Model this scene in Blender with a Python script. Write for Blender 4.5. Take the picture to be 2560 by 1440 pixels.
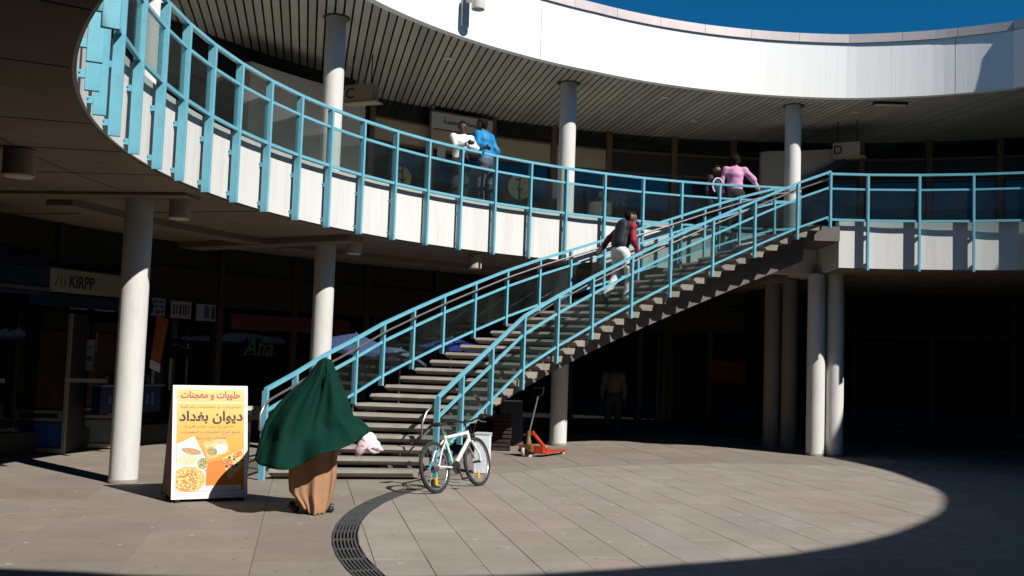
import bpy, bmesh, math, random
import numpy as np
from mathutils import Vector, Matrix
random.seed(7)
np.random.seed(7)
for o in list(bpy.data.objects):
    bpy.data.objects.remove(o)
SC = bpy.context.scene
COL = SC.collection
R_ = math.radians

# ---------------------------------------------------------------- camera, sky, sun, exposure
EYE, TILT, ROLL, FPX = 1.7601, 0.0692, 0.0344, 2515.5
cam = bpy.data.cameras.new('camera')
cam.sensor_width = 36.0
cam.lens = FPX / 2560.0 * 36.0
cam.clip_start, cam.clip_end = 0.05, 800.0
co = bpy.data.objects.new('camera', cam)
COL.objects.link(co)
_f = Vector((0, math.cos(TILT), math.sin(TILT)))
_x0, _y0 = Vector((1, 0, 0)), Vector((0, -math.sin(TILT), math.cos(TILT)))
_rx = math.cos(ROLL) * _x0 + math.sin(ROLL) * _y0
_uy = -math.sin(ROLL) * _x0 + math.cos(ROLL) * _y0
_m = Matrix((_rx, _uy, -_f)).transposed().to_4x4()
_m.translation = Vector((0, 0, EYE))
co.matrix_world = _m
SC.camera = co

SUN_AZ, SUN_EL = R_(-42.0), R_(40.5)
world = bpy.data.worlds.new('World')
SC.world = world
world.use_nodes = True
wn = world.node_tree.nodes
sky = wn.new('ShaderNodeTexSky')
sky.sky_type = 'NISHITA'
sky.sun_disc = False
sky.sun_elevation = SUN_EL
sky.sun_rotation = math.pi / 2 - SUN_AZ
sky.altitude = 2500
sky.air_density = 0.9
sky.dust_density = 0.0
sky.ozone_density = 3.0
bg = wn['Background']
bg.inputs['Strength'].default_value = 0.05
tint = wn.new('ShaderNodeMix')          # deep polarised blue over the whole sky
tint.data_type = 'RGBA'
tint.blend_type = 'MULTIPLY'
tint.inputs['Factor'].default_value = 1.0
tint.inputs[7].default_value = (0.08, 0.88, 1.18, 1)
world.node_tree.links.new(sky.outputs['Color'], tint.inputs[6])
world.node_tree.links.new(tint.outputs[2], bg.inputs['Color'])

sl = bpy.data.lights.new('sun', 'SUN')
sl.energy = 5.0
sl.angle = R_(0.53)
sl.color = (1.0, 0.965, 0.91)
so = bpy.data.objects.new('sun', sl)
COL.objects.link(so)
S_DIR = Vector((math.cos(SUN_EL) * math.cos(SUN_AZ), math.cos(SUN_EL) * math.sin(SUN_AZ), math.sin(SUN_EL)))
so.rotation_euler = S_DIR.to_track_quat('Z', 'Y').to_euler()
so.location = (14, 0, 20)

SC.view_settings.view_transform = 'Standard'
SC.view_settings.look = 'None'
SC.view_settings.exposure = 0.5
SC.view_settings.gamma = 1.0
SC.view_settings.use_curve_mapping = False
SC.cycles.max_bounces = 6
SC.cycles.diffuse_bounces = 1
SC.cycles.transparent_max_bounces = 16
SC.cycles.use_denoising = True

# ---------------------------------------------------------------- materials
MATS = {}
def lin(c):
    return tuple((x / 12.92 if x <= 0.04045 else ((x + 0.055) / 1.055) ** 2.4) for x in c)
def mat(name, base, rough=0.6, var=0.12, scale=6.0, bump=0.0, bscale=40.0, metal=0.0, stretch=None, spec=0.4,
        dirt=None, dirt_amt=0.0, dscale=2.0, emit=None, objrand=0.0):
    """procedural principled material: noise-varied base colour, optional dirt blotches, optional bump"""
    if name in MATS:
        return MATS[name]
    m = bpy.data.materials.new(name)
    m.use_nodes = True
    nt = m.node_tree
    b = nt.nodes['Principled BSDF']
    b.inputs['Roughness'].default_value = rough
    b.inputs['Metallic'].default_value = metal
    b.inputs['Specular IOR Level'].default_value = spec
    tc = nt.nodes.new('ShaderNodeTexCoord')
    mp = nt.nodes.new('ShaderNodeMapping')
    mp.inputs['Scale'].default_value = stretch or (1, 1, 1)
    nt.links.new(tc.outputs['Object'], mp.inputs['Vector'])
    n1 = nt.nodes.new('ShaderNodeTexNoise')
    n1.inputs['Scale'].default_value = scale
    n1.inputs['Detail'].default_value = 6
    n1.inputs['Roughness'].default_value = 0.65
    nt.links.new(mp.outputs['Vector'], n1.inputs['Vector'])
    mr = nt.nodes.new('ShaderNodeMapRange')
    mr.inputs['From Min'].default_value = 0.25
    mr.inputs['From Max'].default_value = 0.75
    mr.inputs['To Min'].default_value = 1 - var
    mr.inputs['To Max'].default_value = 1 + var
    nt.links.new(n1.outputs['Fac'], mr.inputs['Value'])
    hsv = nt.nodes.new('ShaderNodeHueSaturation')
    hsv.inputs['Color'].default_value = (*base, 1)
    nt.links.new(mr.outputs['Result'], hsv.inputs['Value'])
    out = hsv.outputs['Color']
    if objrand:
        oi = nt.nodes.new('ShaderNodeObjectInfo')
        m2 = nt.nodes.new('ShaderNodeMapRange')
        m2.inputs['To Min'].default_value = 1 - objrand
        m2.inputs['To Max'].default_value = 1 + objrand
        nt.links.new(oi.outputs['Random'], m2.inputs['Value'])
        mu = nt.nodes.new('ShaderNodeMath')
        mu.operation = 'MULTIPLY'
        nt.links.new(mr.outputs['Result'], mu.inputs[0])
        nt.links.new(m2.outputs['Result'], mu.inputs[1])
        nt.links.new(mu.outputs[0], hsv.inputs['Value'])
    if dirt:
        n2 = nt.nodes.new('ShaderNodeTexNoise')
        n2.inputs['Scale'].default_value = dscale
        n2.inputs['Detail'].default_value = 8
        n2.inputs['Roughness'].default_value = 0.7
        nt.links.new(mp.outputs['Vector'], n2.inputs['Vector'])
        cr = nt.nodes.new('ShaderNodeMapRange')
        cr.inputs['From Min'].default_value = 0.52
        cr.inputs['From Max'].default_value = 0.72
        cr.inputs['To Max'].default_value = dirt_amt
        nt.links.new(n2.outputs['Fac'], cr.inputs['Value'])
        mx = nt.nodes.new('ShaderNodeMix')
        mx.data_type = 'RGBA'
        nt.links.new(cr.outputs['Result'], mx.inputs['Factor'])
        nt.links.new(out, mx.inputs[6])
        mx.inputs[7].default_value = (*dirt, 1)
        out = mx.outputs[2]
    nt.links.new(out, b.inputs['Base Color'])
    if bump:
        n3 = nt.nodes.new('ShaderNodeTexNoise')
        n3.inputs['Scale'].default_value = bscale
        n3.inputs['Detail'].default_value = 5
        nt.links.new(mp.outputs['Vector'], n3.inputs['Vector'])
        bp = nt.nodes.new('ShaderNodeBump')
        bp.inputs['Strength'].default_value = bump
        bp.inputs['Distance'].default_value = 0.02
        nt.links.new(n3.outputs['Fac'], bp.inputs['Height'])
        nt.links.new(bp.outputs['Normal'], b.inputs['Normal'])
    if emit:
        b.inputs['Emission Color'].default_value = (*emit[:3], 1)
        b.inputs['Emission Strength'].default_value = emit[3]
    MATS[name] = m
    return m
def glass_mat(name, tint, gloss=0.06, dust=0.05, dustcol=(0.45, 0.45, 0.42), ior=1.45):
    m = bpy.data.materials.new(name)
    m.use_nodes = True
    nt = m.node_tree
    nt.nodes.remove(nt.nodes['Principled BSDF'])
    out = nt.nodes['Material Output']
    tr = nt.nodes.new('ShaderNodeBsdfTransparent')
    tr.inputs['Color'].default_value = (*tint, 1)
    gl = nt.nodes.new('ShaderNodeBsdfGlossy')
    gl.inputs['Roughness'].default_value = 0.02
    df = nt.nodes.new('ShaderNodeBsdfDiffuse')
    df.inputs['Color'].default_value = (*dustcol, 1)
    # Schlick reflectance, the same for both faces of a thin pane
    lw = nt.nodes.new('ShaderNodeLayerWeight')
    lw.inputs['Blend'].default_value = 0.5
    pw = nt.nodes.new('ShaderNodeMath')
    pw.operation = 'POWER'
    pw.inputs[1].default_value = 5.0
    nt.links.new(lw.outputs['Facing'], pw.inputs[0])
    f0 = ((ior - 1) / (ior + 1)) ** 2
    ad = nt.nodes.new('ShaderNodeMath')
    ad.operation = 'MULTIPLY_ADD'
    ad.inputs[1].default_value = 0.95 - f0
    ad.inputs[2].default_value = f0 + gloss
    nt.links.new(pw.outputs[0], ad.inputs[0])
    mx = nt.nodes.new('ShaderNodeMixShader')
    nt.links.new(ad.outputs[0], mx.inputs['Fac'])
    nt.links.new(tr.outputs[0], mx.inputs[1])
    nt.links.new(gl.outputs[0], mx.inputs[2])
    tc = nt.nodes.new('ShaderNodeTexCoord')
    nz = nt.nodes.new('ShaderNodeTexNoise')
    nz.inputs['Scale'].default_value = 2.2
    nz.inputs['Detail'].default_value = 7
    nt.links.new(tc.outputs['Object'], nz.inputs['Vector'])
    mr = nt.nodes.new('ShaderNodeMapRange')
    mr.inputs['From Min'].default_value = 0.3
    mr.inputs['From Max'].default_value = 0.75
    mr.inputs['To Min'].default_value = dust * 0.3
    mr.inputs['To Max'].default_value = dust * 1.8
    nt.links.new(nz.outputs['Fac'], mr.inputs['Value'])
    m2 = nt.nodes.new('ShaderNodeMixShader')
    nt.links.new(mr.outputs['Result'], m2.inputs['Fac'])
    nt.links.new(mx.outputs[0], m2.inputs[1])
    nt.links.new(df.outputs[0], m2.inputs[2])
    nt.links.new(m2.outputs[0], out.inputs['Surface'])
    MATS[name] = m
    return m
def slab_mat(name, grey, pink, share, stain):
    """paving: each slab its own tone (grey, or pinkish for a share of them), grain, gum spots and stains"""
    m = bpy.data.materials.new(name)
    m.use_nodes = True
    nt = m.node_tree
    b = nt.nodes['Principled BSDF']
    b.inputs['Roughness'].default_value = 0.82
    b.inputs['Specular IOR Level'].default_value = 0.25
    oi = nt.nodes.new('ShaderNodeObjectInfo')
    cr = nt.nodes.new('ShaderNodeValToRGB')
    cr.color_ramp.interpolation = 'CONSTANT'
    e = cr.color_ramp.elements
    tones = []
    n = 10
    for i in range(n):
        k = 0.95 + 0.10 * random.random()
        base = pink if i >= n - share else grey
        tones.append((base[0] * k, base[1] * k, base[2] * k * (0.97 + 0.06 * random.random())))
    e[0].color = (*tones[0], 1)
    e[1].position = 1.0 / n
    e[1].color = (*tones[1], 1)
    for i in range(2, n):
        q = e.new(i / n)
        q.color = (*tones[i], 1)
    nt.links.new(oi.outputs['Random'], cr.inputs['Fac'])
    geo = nt.nodes.new('ShaderNodeNewGeometry')
    def noise(sc, det, rgh):
        x = nt.nodes.new('ShaderNodeTexNoise')
        x.inputs['Scale'].default_value = sc
        x.inputs['Detail'].default_value = det
        x.inputs['Roughness'].default_value = rgh
        nt.links.new(geo.outputs['Position'], x.inputs['Vector'])
        return x
    def ranged(src, a, c, lo, hi):
        x = nt.nodes.new('ShaderNodeMapRange')
        x.inputs['From Min'].default_value = a
        x.inputs['From Max'].default_value = c
        x.inputs['To Min'].default_value = lo
        x.inputs['To Max'].default_value = hi
        nt.links.new(src, x.inputs['Value'])
        return x.outputs['Result']
    g1 = ranged(noise(60, 5, 0.7).outputs['Fac'], 0.25, 0.75, 0.74, 1.24)
    g2 = ranged(noise(1.3, 7, 0.72).outputs['Fac'], 0.3, 0.7, 0.86, 1.12)
    mu = nt.nodes.new('ShaderNodeMath')
    mu.operation = 'MULTIPLY'
    nt.links.new(g1, mu.inputs[0])
    nt.links.new(g2, mu.inputs[1])
    hs = nt.nodes.new('ShaderNodeHueSaturation')
    nt.links.new(cr.outputs['Color'], hs.inputs['Color'])
    nt.links.new(mu.outputs[0], hs.inputs['Value'])
    # pale and dark spots (gum, droppings)
    vo = nt.nodes.new('ShaderNodeTexVoronoi')
    vo.inputs['Scale'].default_value = 2.3
    vo.voronoi_dimensions = '2D'
    nt.links.new(geo.outputs['Position'], vo.inputs['Vector'])
    sp = ranged(vo.outputs['Distance'], 0.03, 0.07, 0.7, 0.0)
    spr = nt.nodes.new('ShaderNodeValToRGB')
    spr.color_ramp.interpolation = 'CONSTANT'
    spr.color_ramp.elements[0].color = (0.42, 0.39, 0.35, 1)
    spr.color_ramp.elements[1].position = 0.45
    spr.color_ramp.elements[1].color = (0.10, 0.09, 0.08, 1)
    sv = nt.nodes.new('ShaderNodeSeparateColor')
    nt.links.new(vo.outputs['Color'], sv.inputs['Color'])
    nt.links.new(sv.outputs[0], spr.inputs['Fac'])
    gate = ranged(sv.outputs[1], 0.60, 0.62, 0.0, 1.0)
    mg = nt.nodes.new('ShaderNodeMath')
    mg.operation = 'MULTIPLY'
    nt.links.new(sp, mg.inputs[0])
    nt.links.new(gate, mg.inputs[1])
    mx = nt.nodes.new('ShaderNodeMix')
    mx.data_type = 'RGBA'
    nt.links.new(mg.outputs[0], mx.inputs['Factor'])
    nt.links.new(hs.outputs['Color'], mx.inputs[6])
    nt.links.new(spr.outputs['Color'], mx.inputs[7])
    # broad worn stains
    st = ranged(noise(0.55, 9, 0.75).outputs['Fac'], 0.53, 0.68, 0.0, 0.4)
    m3 = nt.nodes.new('ShaderNodeMix')
    m3.data_type = 'RGBA'
    nt.links.new(st, m3.inputs['Factor'])
    nt.links.new(mx.outputs[2], m3.inputs[6])
    m3.inputs[7].default_value = (*stain, 1)
    nt.links.new(m3.outputs[2], b.inputs['Base Color'])
    bp = nt.nodes.new('ShaderNodeBump')
    bp.inputs['Strength'].default_value = 0.35
    bp.inputs['Distance'].default_value = 0.006
    nt.links.new(noise(45, 6, 0.7).outputs['Fac'], bp.inputs['Height'])
    nt.links.new(bp.outputs['Normal'], b.inputs['Normal'])
    MATS[name] = m
    return m

M_white = mat('white_painted_concrete', (0.56, 0.55, 0.525), 0.75, 0.06, 3.0, 0.18, 25, stretch=(3, 3, 0.25), dirt=(0.33, 0.31, 0.28), dirt_amt=0.42, dscale=1.2)
M_fascia = mat('white_board_marked_concrete', (0.70, 0.69, 0.67), 0.75, 0.025, 3.5, 0.15, 8, stretch=(5, 5, 0.12), dirt=(0.48, 0.46, 0.44), dirt_amt=0.22, dscale=0.9)
M_col = mat('white_painted_column', (0.53, 0.52, 0.495), 0.65, 0.06, 4.0, 0.12, 30, stretch=(2, 2, 0.5), dirt=(0.30, 0.28, 0.25), dirt_amt=0.36, dscale=3.0)
M_conc = mat('raw_concrete', (0.21, 0.19, 0.165), 0.85, 0.2, 2.5, 0.3, 30, dirt=(0.14, 0.12, 0.10), dirt_amt=0.6, dscale=1.1)
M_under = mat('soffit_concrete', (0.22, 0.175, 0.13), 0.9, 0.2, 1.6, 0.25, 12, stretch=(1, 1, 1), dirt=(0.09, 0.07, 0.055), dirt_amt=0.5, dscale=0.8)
M_tread = mat('precast_tread', (0.215, 0.195, 0.165), 0.85, 0.28, 5.0, 0.35, 60, dirt=(0.10, 0.08, 0.06), dirt_amt=0.7, dscale=2.5, objrand=0.12)
M_teal = mat('teal_railing_paint', (0.125, 0.365, 0.455), 0.34, 0.12, 5.0, 0.05, 60, dirt=(0.17, 0.25, 0.27), dirt_amt=0.5, dscale=9.0)
M_slat = mat('beige_soffit_slat', (0.35, 0.335, 0.275), 0.55, 0.10, 2.0, objrand=0.14)
M_black = mat('blackened_void', (0.012, 0.012, 0.012), 0.9, 0.1)
M_cap = mat('roof_edge_flashing', (0.46, 0.40, 0.385), 0.45, 0.08, 3.0, metal=0.25, objrand=0.10)
M_beige = mat('beige_panel', (0.42, 0.35, 0.22), 0.6, 0.12, 2.0)
M_cream = mat('cream_plaster', (0.46, 0.41, 0.33), 0.8, 0.12, 2.0, 0.1, 30)
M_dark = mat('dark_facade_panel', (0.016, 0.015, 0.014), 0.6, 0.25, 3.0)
M_dframe = mat('dark_bronze_frame', (0.030, 0.024, 0.019), 0.5, 0.2, 4.0)
M_brownf = mat('brown_window_frame', (0.14, 0.09, 0.06), 0.5, 0.2, 4.0)
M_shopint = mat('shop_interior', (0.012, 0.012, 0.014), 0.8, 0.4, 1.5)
M_glass = glass_mat('railing_glass', (0.76, 0.82, 0.81), 0.01, 0.013, (0.32, 0.34, 0.32))
M_shopglass = glass_mat('shop_glass', (0.62, 0.66, 0.68), 0.01, 0.008, ior=1.4)
M_grate = mat('cast_iron_grate', (0.10, 0.10, 0.10), 0.55, 0.3, 12.0, metal=0.5)
M_joint = mat('paving_joint', (0.15, 0.13, 0.11), 0.95, 0.3, 9.0)
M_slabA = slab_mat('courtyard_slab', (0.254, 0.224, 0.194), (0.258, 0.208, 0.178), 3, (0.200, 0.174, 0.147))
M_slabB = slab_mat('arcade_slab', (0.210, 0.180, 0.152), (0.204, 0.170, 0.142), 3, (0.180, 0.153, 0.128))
M_metal = mat('brushed_steel', (0.5, 0.5, 0.5), 0.3, 0.1, 6.0, metal=0.9)
M_handrail = mat('worn_steel_handrail', (0.24, 0.21, 0.20), 0.35, 0.2, 6.0, metal=0.7)
M_rubber = mat('black_rubber', (0.018, 0.018, 0.018), 0.75, 0.2, 20.0)
M_bwhite = mat('white_bicycle_paint', (0.58, 0.58, 0.565), 0.3, 0.04, 8.0, dirt=(0.4, 0.38, 0.35), dirt_amt=0.2, dscale=5)
M_bplast = mat('black_plastic', (0.02, 0.02, 0.022), 0.45, 0.2, 10.0)
M_orange = mat('orange_lacquer', (0.36, 0.036, 0.012), 0.45, 0.12, 8.0, dirt=(0.25, 0.07, 0.03), dirt_amt=0.4, dscale=6)
M_ochre = mat('ochre_pump_paint', (0.13, 0.08, 0.02), 0.5, 0.2, 9.0)

# ---------------------------------------------------------------- scene helpers
CX, CY = 5.994, 10.991
def pol(r, a, z=0.0):
    a = R_(a)
    return Vector((CX + r * math.cos(a), CY + r * math.sin(a), z))
def tag(o, label=None, cat=None, group=None, kind=None):
    if label: o['label'] = label
    if cat: o['category'] = cat
    if group: o['group'] = group
    if kind: o['kind'] = kind
    return o
def empty(name, loc=(0, 0, 0), rz=0.0):
    o = bpy.data.objects.new(name, None)
    o.empty_display_size = 0.2
    o.location = loc
    o.rotation_euler = (0, 0, rz)
    COL.objects.link(o)
    return o
def thing(name, label, cat, loc=(0, 0, 0), rz=0.0, group=None):
    return tag(empty(name, loc, rz), label, cat, group)
class MB:
    """collects shapes and links them as one mesh object"""
    def __init__(s):
        s.v, s.f = [], []
    def add(s, verts, faces):
        k = len(s.v)
        s.v += [tuple(q) for q in verts]
        s.f += [tuple(i + k for i in f) for f in faces]
        return s
    def box(s, c, d, rz=0.0, M=None):
        x, y, z = d[0] / 2, d[1] / 2, d[2] / 2
        P = [Vector((a * x, b * y, e * z)) for a in (-1, 1) for b in (-1, 1) for e in (-1, 1)]
        m = M or Matrix.Rotation(rz, 3, 'Z')
        P = [m @ q + Vector(c) for q in P]
        return s.add(P, [(0, 1, 3, 2), (4, 6, 7, 5), (0, 4, 5, 1), (2, 3, 7, 6), (0, 2, 6, 4), (1, 5, 7, 3)])
    def hexa(s, P):
        """eight corners: four of the bottom ring, then four of the top ring"""
        return s.add(P, [(3, 2, 1, 0), (4, 5, 6, 7), (0, 1, 5, 4), (1, 2, 6, 5), (2, 3, 7, 6), (3, 0, 4, 7)])
    def prism(s, poly, z0, z1):
        n = len(poly)
        V = [(x, y, z0) for x, y in poly] + [(x, y, z1) for x, y in poly]
        F = [tuple(range(n - 1, -1, -1)), tuple(range(n, 2 * n))]
        F += [(i, (i + 1) % n, n + (i + 1) % n, n + i) for i in range(n)]
        return s.add(V, F)
    def loft(s, rings, closed=True, caps=True):
        n = len(rings[0])
        V = [q for r in rings for q in r]
        F = []
        for i in range(len(rings) - 1):
            for j in range(n if closed else n - 1):
                a, b = i * n + j, i * n + (j + 1) % n
                F.append((a, b, b + n, a + n))
        if caps and closed:
            F.append(tuple(range(n - 1, -1, -1)))
            F.append(tuple((len(rings) - 1) * n + j for j in range(n)))
        return s.add(V, F)
    def tube(s, pts, r, n=8, closed=False):
        pts = [Vector(q) for q in pts]
        rr = r if isinstance(r, (list, tuple)) else [r] * len(pts)
        rings = []
        m = len(pts)
        prev = None
        for i, q in enumerate(pts):
            if closed:
                t = pts[(i + 1) % m] - pts[i - 1]
            else:
                t = pts[min(i + 1, m - 1)] - pts[max(i - 1, 0)]
            t.normalize()
            if prev is None:
                u = t.cross(Vector((0, 0, 1)))
                if u.length < 1e-3:
                    u = t.cross(Vector((0, 1, 0)))
            else:
                u = prev - t * prev.dot(t)
            u.normalize()
            prev = u
            w = t.cross(u)
            rings.append([q + (u * math.cos(2 * math.pi * k / n) + w * math.sin(2 * math.pi * k / n)) * rr[i] for k in range(n)])
        if closed:
            V = [q for rg in rings for q in rg]
            F = []
            for i in range(m):
                for j in range(n):
                    a, b = i * n + j, i * n + (j + 1) % n
                    c, d = ((i + 1) % m) * n + (j + 1) % n, ((i + 1) % m) * n + j
                    F.append((a, b, c, d))
            return s.add(V, F)
        return s.loft(rings)
    def lathe(s, prof, n=24, c=(0, 0, 0), caps=True):
        rings = [[(c[0] + r * math.cos(2 * math.pi * k / n), c[1] + r * math.sin(2 * math.pi * k / n), c[2] + z) for k in range(n)] for r, z in prof]
        return s.loft(rings, True, caps)
    def sweep(s, pts, w, h, sides=None):
        """rectangular bar swept along points: w sideways (horizontal), h downwards from the point"""
        pts = [Vector(q) for q in pts]
        m = len(pts)
        rings = []
        for i, q in enumerate(pts):
            a = (pts[i] - pts[i - 1]).normalized() if i else (pts[1] - pts[0]).normalized()
            b = (pts[i + 1] - pts[i]).normalized() if i < m - 1 else a
            t = (a + b)
            t.z = 0
            t.normalize()
            sd = Vector((t.y, -t.x, 0)) * (w / 2)
            rings.append([q + sd, q - sd, q - sd - Vector((0, 0, h)), q + sd - Vector((0, 0, h))])
        return s.loft(rings)
    def mesh(s, name, smooth=False):
        me = bpy.data.meshes.new(name)
        me.from_pydata(s.v, [], s.f)
        me.validate()
        bm = bmesh.new()
        bm.from_mesh(me)
        bmesh.ops.recalc_face_normals(bm, faces=bm.faces)
        bm.to_mesh(me)
        bm.free()
        if smooth:
            me.shade_smooth()
            if smooth != 'all':
                try:
                    me.set_sharp_from_angle(angle=R_(38))
                except Exception:
                    pass
        return me
    def build(s, name, m, parent=None, smooth=False, world=False):
        if world and parent is not None:
            off = Vector(world_loc(parent))
            s.v = [tuple(Vector(q) - off) for q in s.v]
        return link(name, s.mesh(name, smooth), m, parent)
def world_loc(o):
    p = Vector((0, 0, 0))
    while o is not None:
        p += Vector(o.location)
        o = o.parent
    return p
def link(name, me, m, parent=None, loc=None, rz=None):
    o = bpy.data.objects.new(name, me)
    COL.objects.link(o)
    if m is not None and not me.materials:
        for q in (m if isinstance(m, (list, tuple)) else [m]):
            me.materials.append(q)
    if parent is not None:
        o.parent = parent
    if loc is not None:
        o.location = loc
    if rz is not None:
        o.rotation_euler = (0, 0, rz)
    return o
def interp(x, xs, ys):
    return float(np.interp(x, xs, ys))
def ring(mb, r0, r1, z0, z1, a0, a1, step=1.5):
    """ring sector; r0 and r1 may be functions of the angle in degrees"""
    n = max(2, int(round((a1 - a0) / step)) + 1)
    fr0 = r0 if callable(r0) else (lambda a: r0)
    fr1 = r1 if callable(r1) else (lambda a: r1)
    rings = []
    for i in range(n):
        a = a0 + (a1 - a0) * i / (n - 1)
        rings.append([pol(fr0(a), a, z0), pol(fr1(a), a, z0), pol(fr1(a), a, z1), pol(fr0(a), a, z1)])
    mb.loft(rings)
    return mb
# text: the built-in font, Arabic letters joined by their presentation forms
AR = {'ا': 'ﺍﺎ', 'ب': 'ﺏﺐﺑﺒ', 'د': 'ﺩﺪ', 'ي': 'ﻱﻲﻳﻴ', 'و': 'ﻭﻮ', 'ن': 'ﻥﻦﻧﻨ', 'غ': 'ﻍﻎﻏﻐ', 'ح': 'ﺡﺢﺣﺤ', 'ل': 'ﻝﻞﻟﻠ', 'ت': 'ﺕﺖﺗﺘ',
      'م': 'ﻡﻢﻣﻤ', 'ع': 'ﻉﻊﻋﻌ', 'ج': 'ﺝﺞﺟﺠ', 'ص': 'ﺹﺺﺻﺼ', 'ط': 'ﻁﻂﻃﻄ', 'ش': 'ﺵﺶﺷﺸ', 'ه': 'ﻩﻪﻫﻬ', 'ة': 'ﺓﺔ', 'ق': 'ﻕﻖﻗﻘ', 'س': 'ﺱﺲﺳﺴ', 'ر': 'ﺭﺮ'}
def arabic(t):
    out = []
    for i, ch in enumerate(t):
        if ch not in AR:
            out.append(ch)
            continue
        forms = AR[ch]
        pj = i > 0 and t[i - 1] in AR and len(AR[t[i - 1]]) == 4
        nj = i + 1 < len(t) and t[i + 1] in AR and len(forms) == 4
        out.append(forms[(1 if pj else 0) + (2 if nj else 0)])
    return ''.join(reversed(out))
def text_mesh(body, height, width=None, depth=0.002, bold=0.0, shear=0.0):
    cu = bpy.data.curves.new('lettering', 'FONT')
    cu.body = body
    cu.size = 1.0
    cu.align_x = 'CENTER'
    cu.extrude = 0.001
    cu.offset = bold
    cu.shear = shear
    cu.resolution_u = 4
    ob = bpy.data.objects.new('lettering', cu)
    COL.objects.link(ob)
    dg = bpy.context.evaluated_depsgraph_get()
    me = bpy.data.meshes.new_from_object(ob.evaluated_get(dg))
    bpy.data.objects.remove(ob)
    bpy.data.curves.remove(cu)
    co_ = np.array([v.co[:] for v in me.vertices])
    lo, hi = co_.min(0), co_.max(0)
    sy = height / max(hi[1] - lo[1], 1e-6)
    sx = (width / max(hi[0] - lo[0], 1e-6)) if width else sy
    for v in me.vertices:
        c = v.co
        v.co = ((c.x - (lo[0] + hi[0]) / 2) * sx, 0.0 if depth == 0 else (c.z - 0.0) * (depth / 0.001) * -1.0, (c.y - lo[1]) * sy)
    me.materials.clear()
    return me
def put_text(body, height, m, parent, x, y, z, width=None, bold=0.0, shear=0.0, ry=0.0, name='lettering'):
    """lettering standing in the local XZ plane, facing local -Y"""
    me = text_mesh(body, height, width, 0.0015, bold, shear)
    o = link(name, me, m, parent, (x, y, z))
    o.rotation_euler = (0, ry, 0)
    return o
# ================================================================ heights and radii of the round courtyard
ZR = 5.515            # top of the balcony rail
ZD = 4.50             # gallery deck
ZB = 3.70             # underside of the gallery slab edge
ZS = 7.575            # underside of the slatted ceiling
ZT = 8.934            # top of the roof edge
RL, RR = 9.86, 8.14   # railing radius: set-back gallery behind the stair / gallery on the right
RW = 14.7             # upper shop wall
RLW = 14.3            # lower shop wall
RISE = 0.14
def r_roof(a):
    a = a % 360
    th = R_(a)
    ox, oy, r = 0.0236, 0.3968, 9.7064
    b = ox * math.cos(th) + oy * math.sin(th)
    base = b + math.sqrt(max(b * b - (ox * ox + oy * oy) + r * r, 0))
    d = interp(a, [65.5, 74, 84, 94, 102, 117, 128, 147, 165], [-0.2, 0.03, 0.17, 0.1, 0.03, -0.12, -0.10, 0.0, 0.0])
    f = base + d
    # the opening is a little drawn in on the sunny side (right and behind the camera)
    n = interp(a if a > 180 else a + 360, [180, 215, 240, 258, 261.5, 264, 281, 285.5, 290, 296.5, 303, 308.5, 317, 331, 342, 349.5, 363.7, 375.5, 387, 400, 410, 419, 425.5],
               [0, 0.4, 0.8, 10.32, 10.22, 10.22, 9.88, 9.75, 9.63, 9.54, 9.38, 9.24, 9.03, 8.83, 8.74, 8.58, 8.53, 8.5, 8.38, 8.72, 9.08, 9.45, 9.8])
    aa = a if a > 180 else a + 360
    if 258 <= aa <= 425.5:
        return n
    if 215 < aa < 258:
        return f + (10.32 - f) * (aa - 215) / 43
    return f
def th_in(k):
    return 137.06 - 2.03 * (k - 10)
def th_out(k):
    return interp(k, [0, 7, 16.9, 18.85, 20.5, 22.4, 24.4, 26.25, 28.2, 30.1, 32.0, 33.0], [164.8, 150.0, 129.0, 124.7, 120.6, 116.1, 111.4, 107.0, 102.6, 98.2, 93.6, 91.3])

# ================================================================ ground
g = MB()
g.add([(-300, -300, -0.09), (300, -300, -0.09), (300, 300, -0.09), (-300, 300, -0.09)], [(0, 1, 2, 3)])
go = tag(g.build('ground', M_joint), kind='structure')

UANG = R_(-78.5)
U = Vector((math.cos(UANG), math.sin(UANG)))      # along the rows
V = Vector((-U.y, U.x))                           # across the rows (to the right in the photo)
def to_xy(u, v):
    return (U.x * u + V.x * v, U.y * u + V.y * v)
RD0, RD1 = 7.50, 7.73                             # drain channel
def clip_in(poly, rad, n=72):
    """convex polygon kept inside the circle"""
    out = poly
    for k in range(n):
        a = 2 * math.pi * k / n
        nx, ny = math.cos(a), math.sin(a)
        lim = rad * math.cos(math.pi / n)
        res = []
        for i in range(len(out)):
            p, q = out[i], out[(i + 1) % len(out)]
            dp = (p[0] - CX) * nx + (p[1] - CY) * ny - lim
            dq = (q[0] - CX) * nx + (q[1] - CY) * ny - lim
            if dp <= 0:
                res.append(p)
            if (dp < 0 < dq) or (dq < 0 < dp):
                t = dp / (dp - dq)
                res.append((p[0] + (q[0] - p[0]) * t, p[1] + (q[1] - p[1]) * t))
        out = res
        if len(out) < 3:
            return []
    return out
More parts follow.
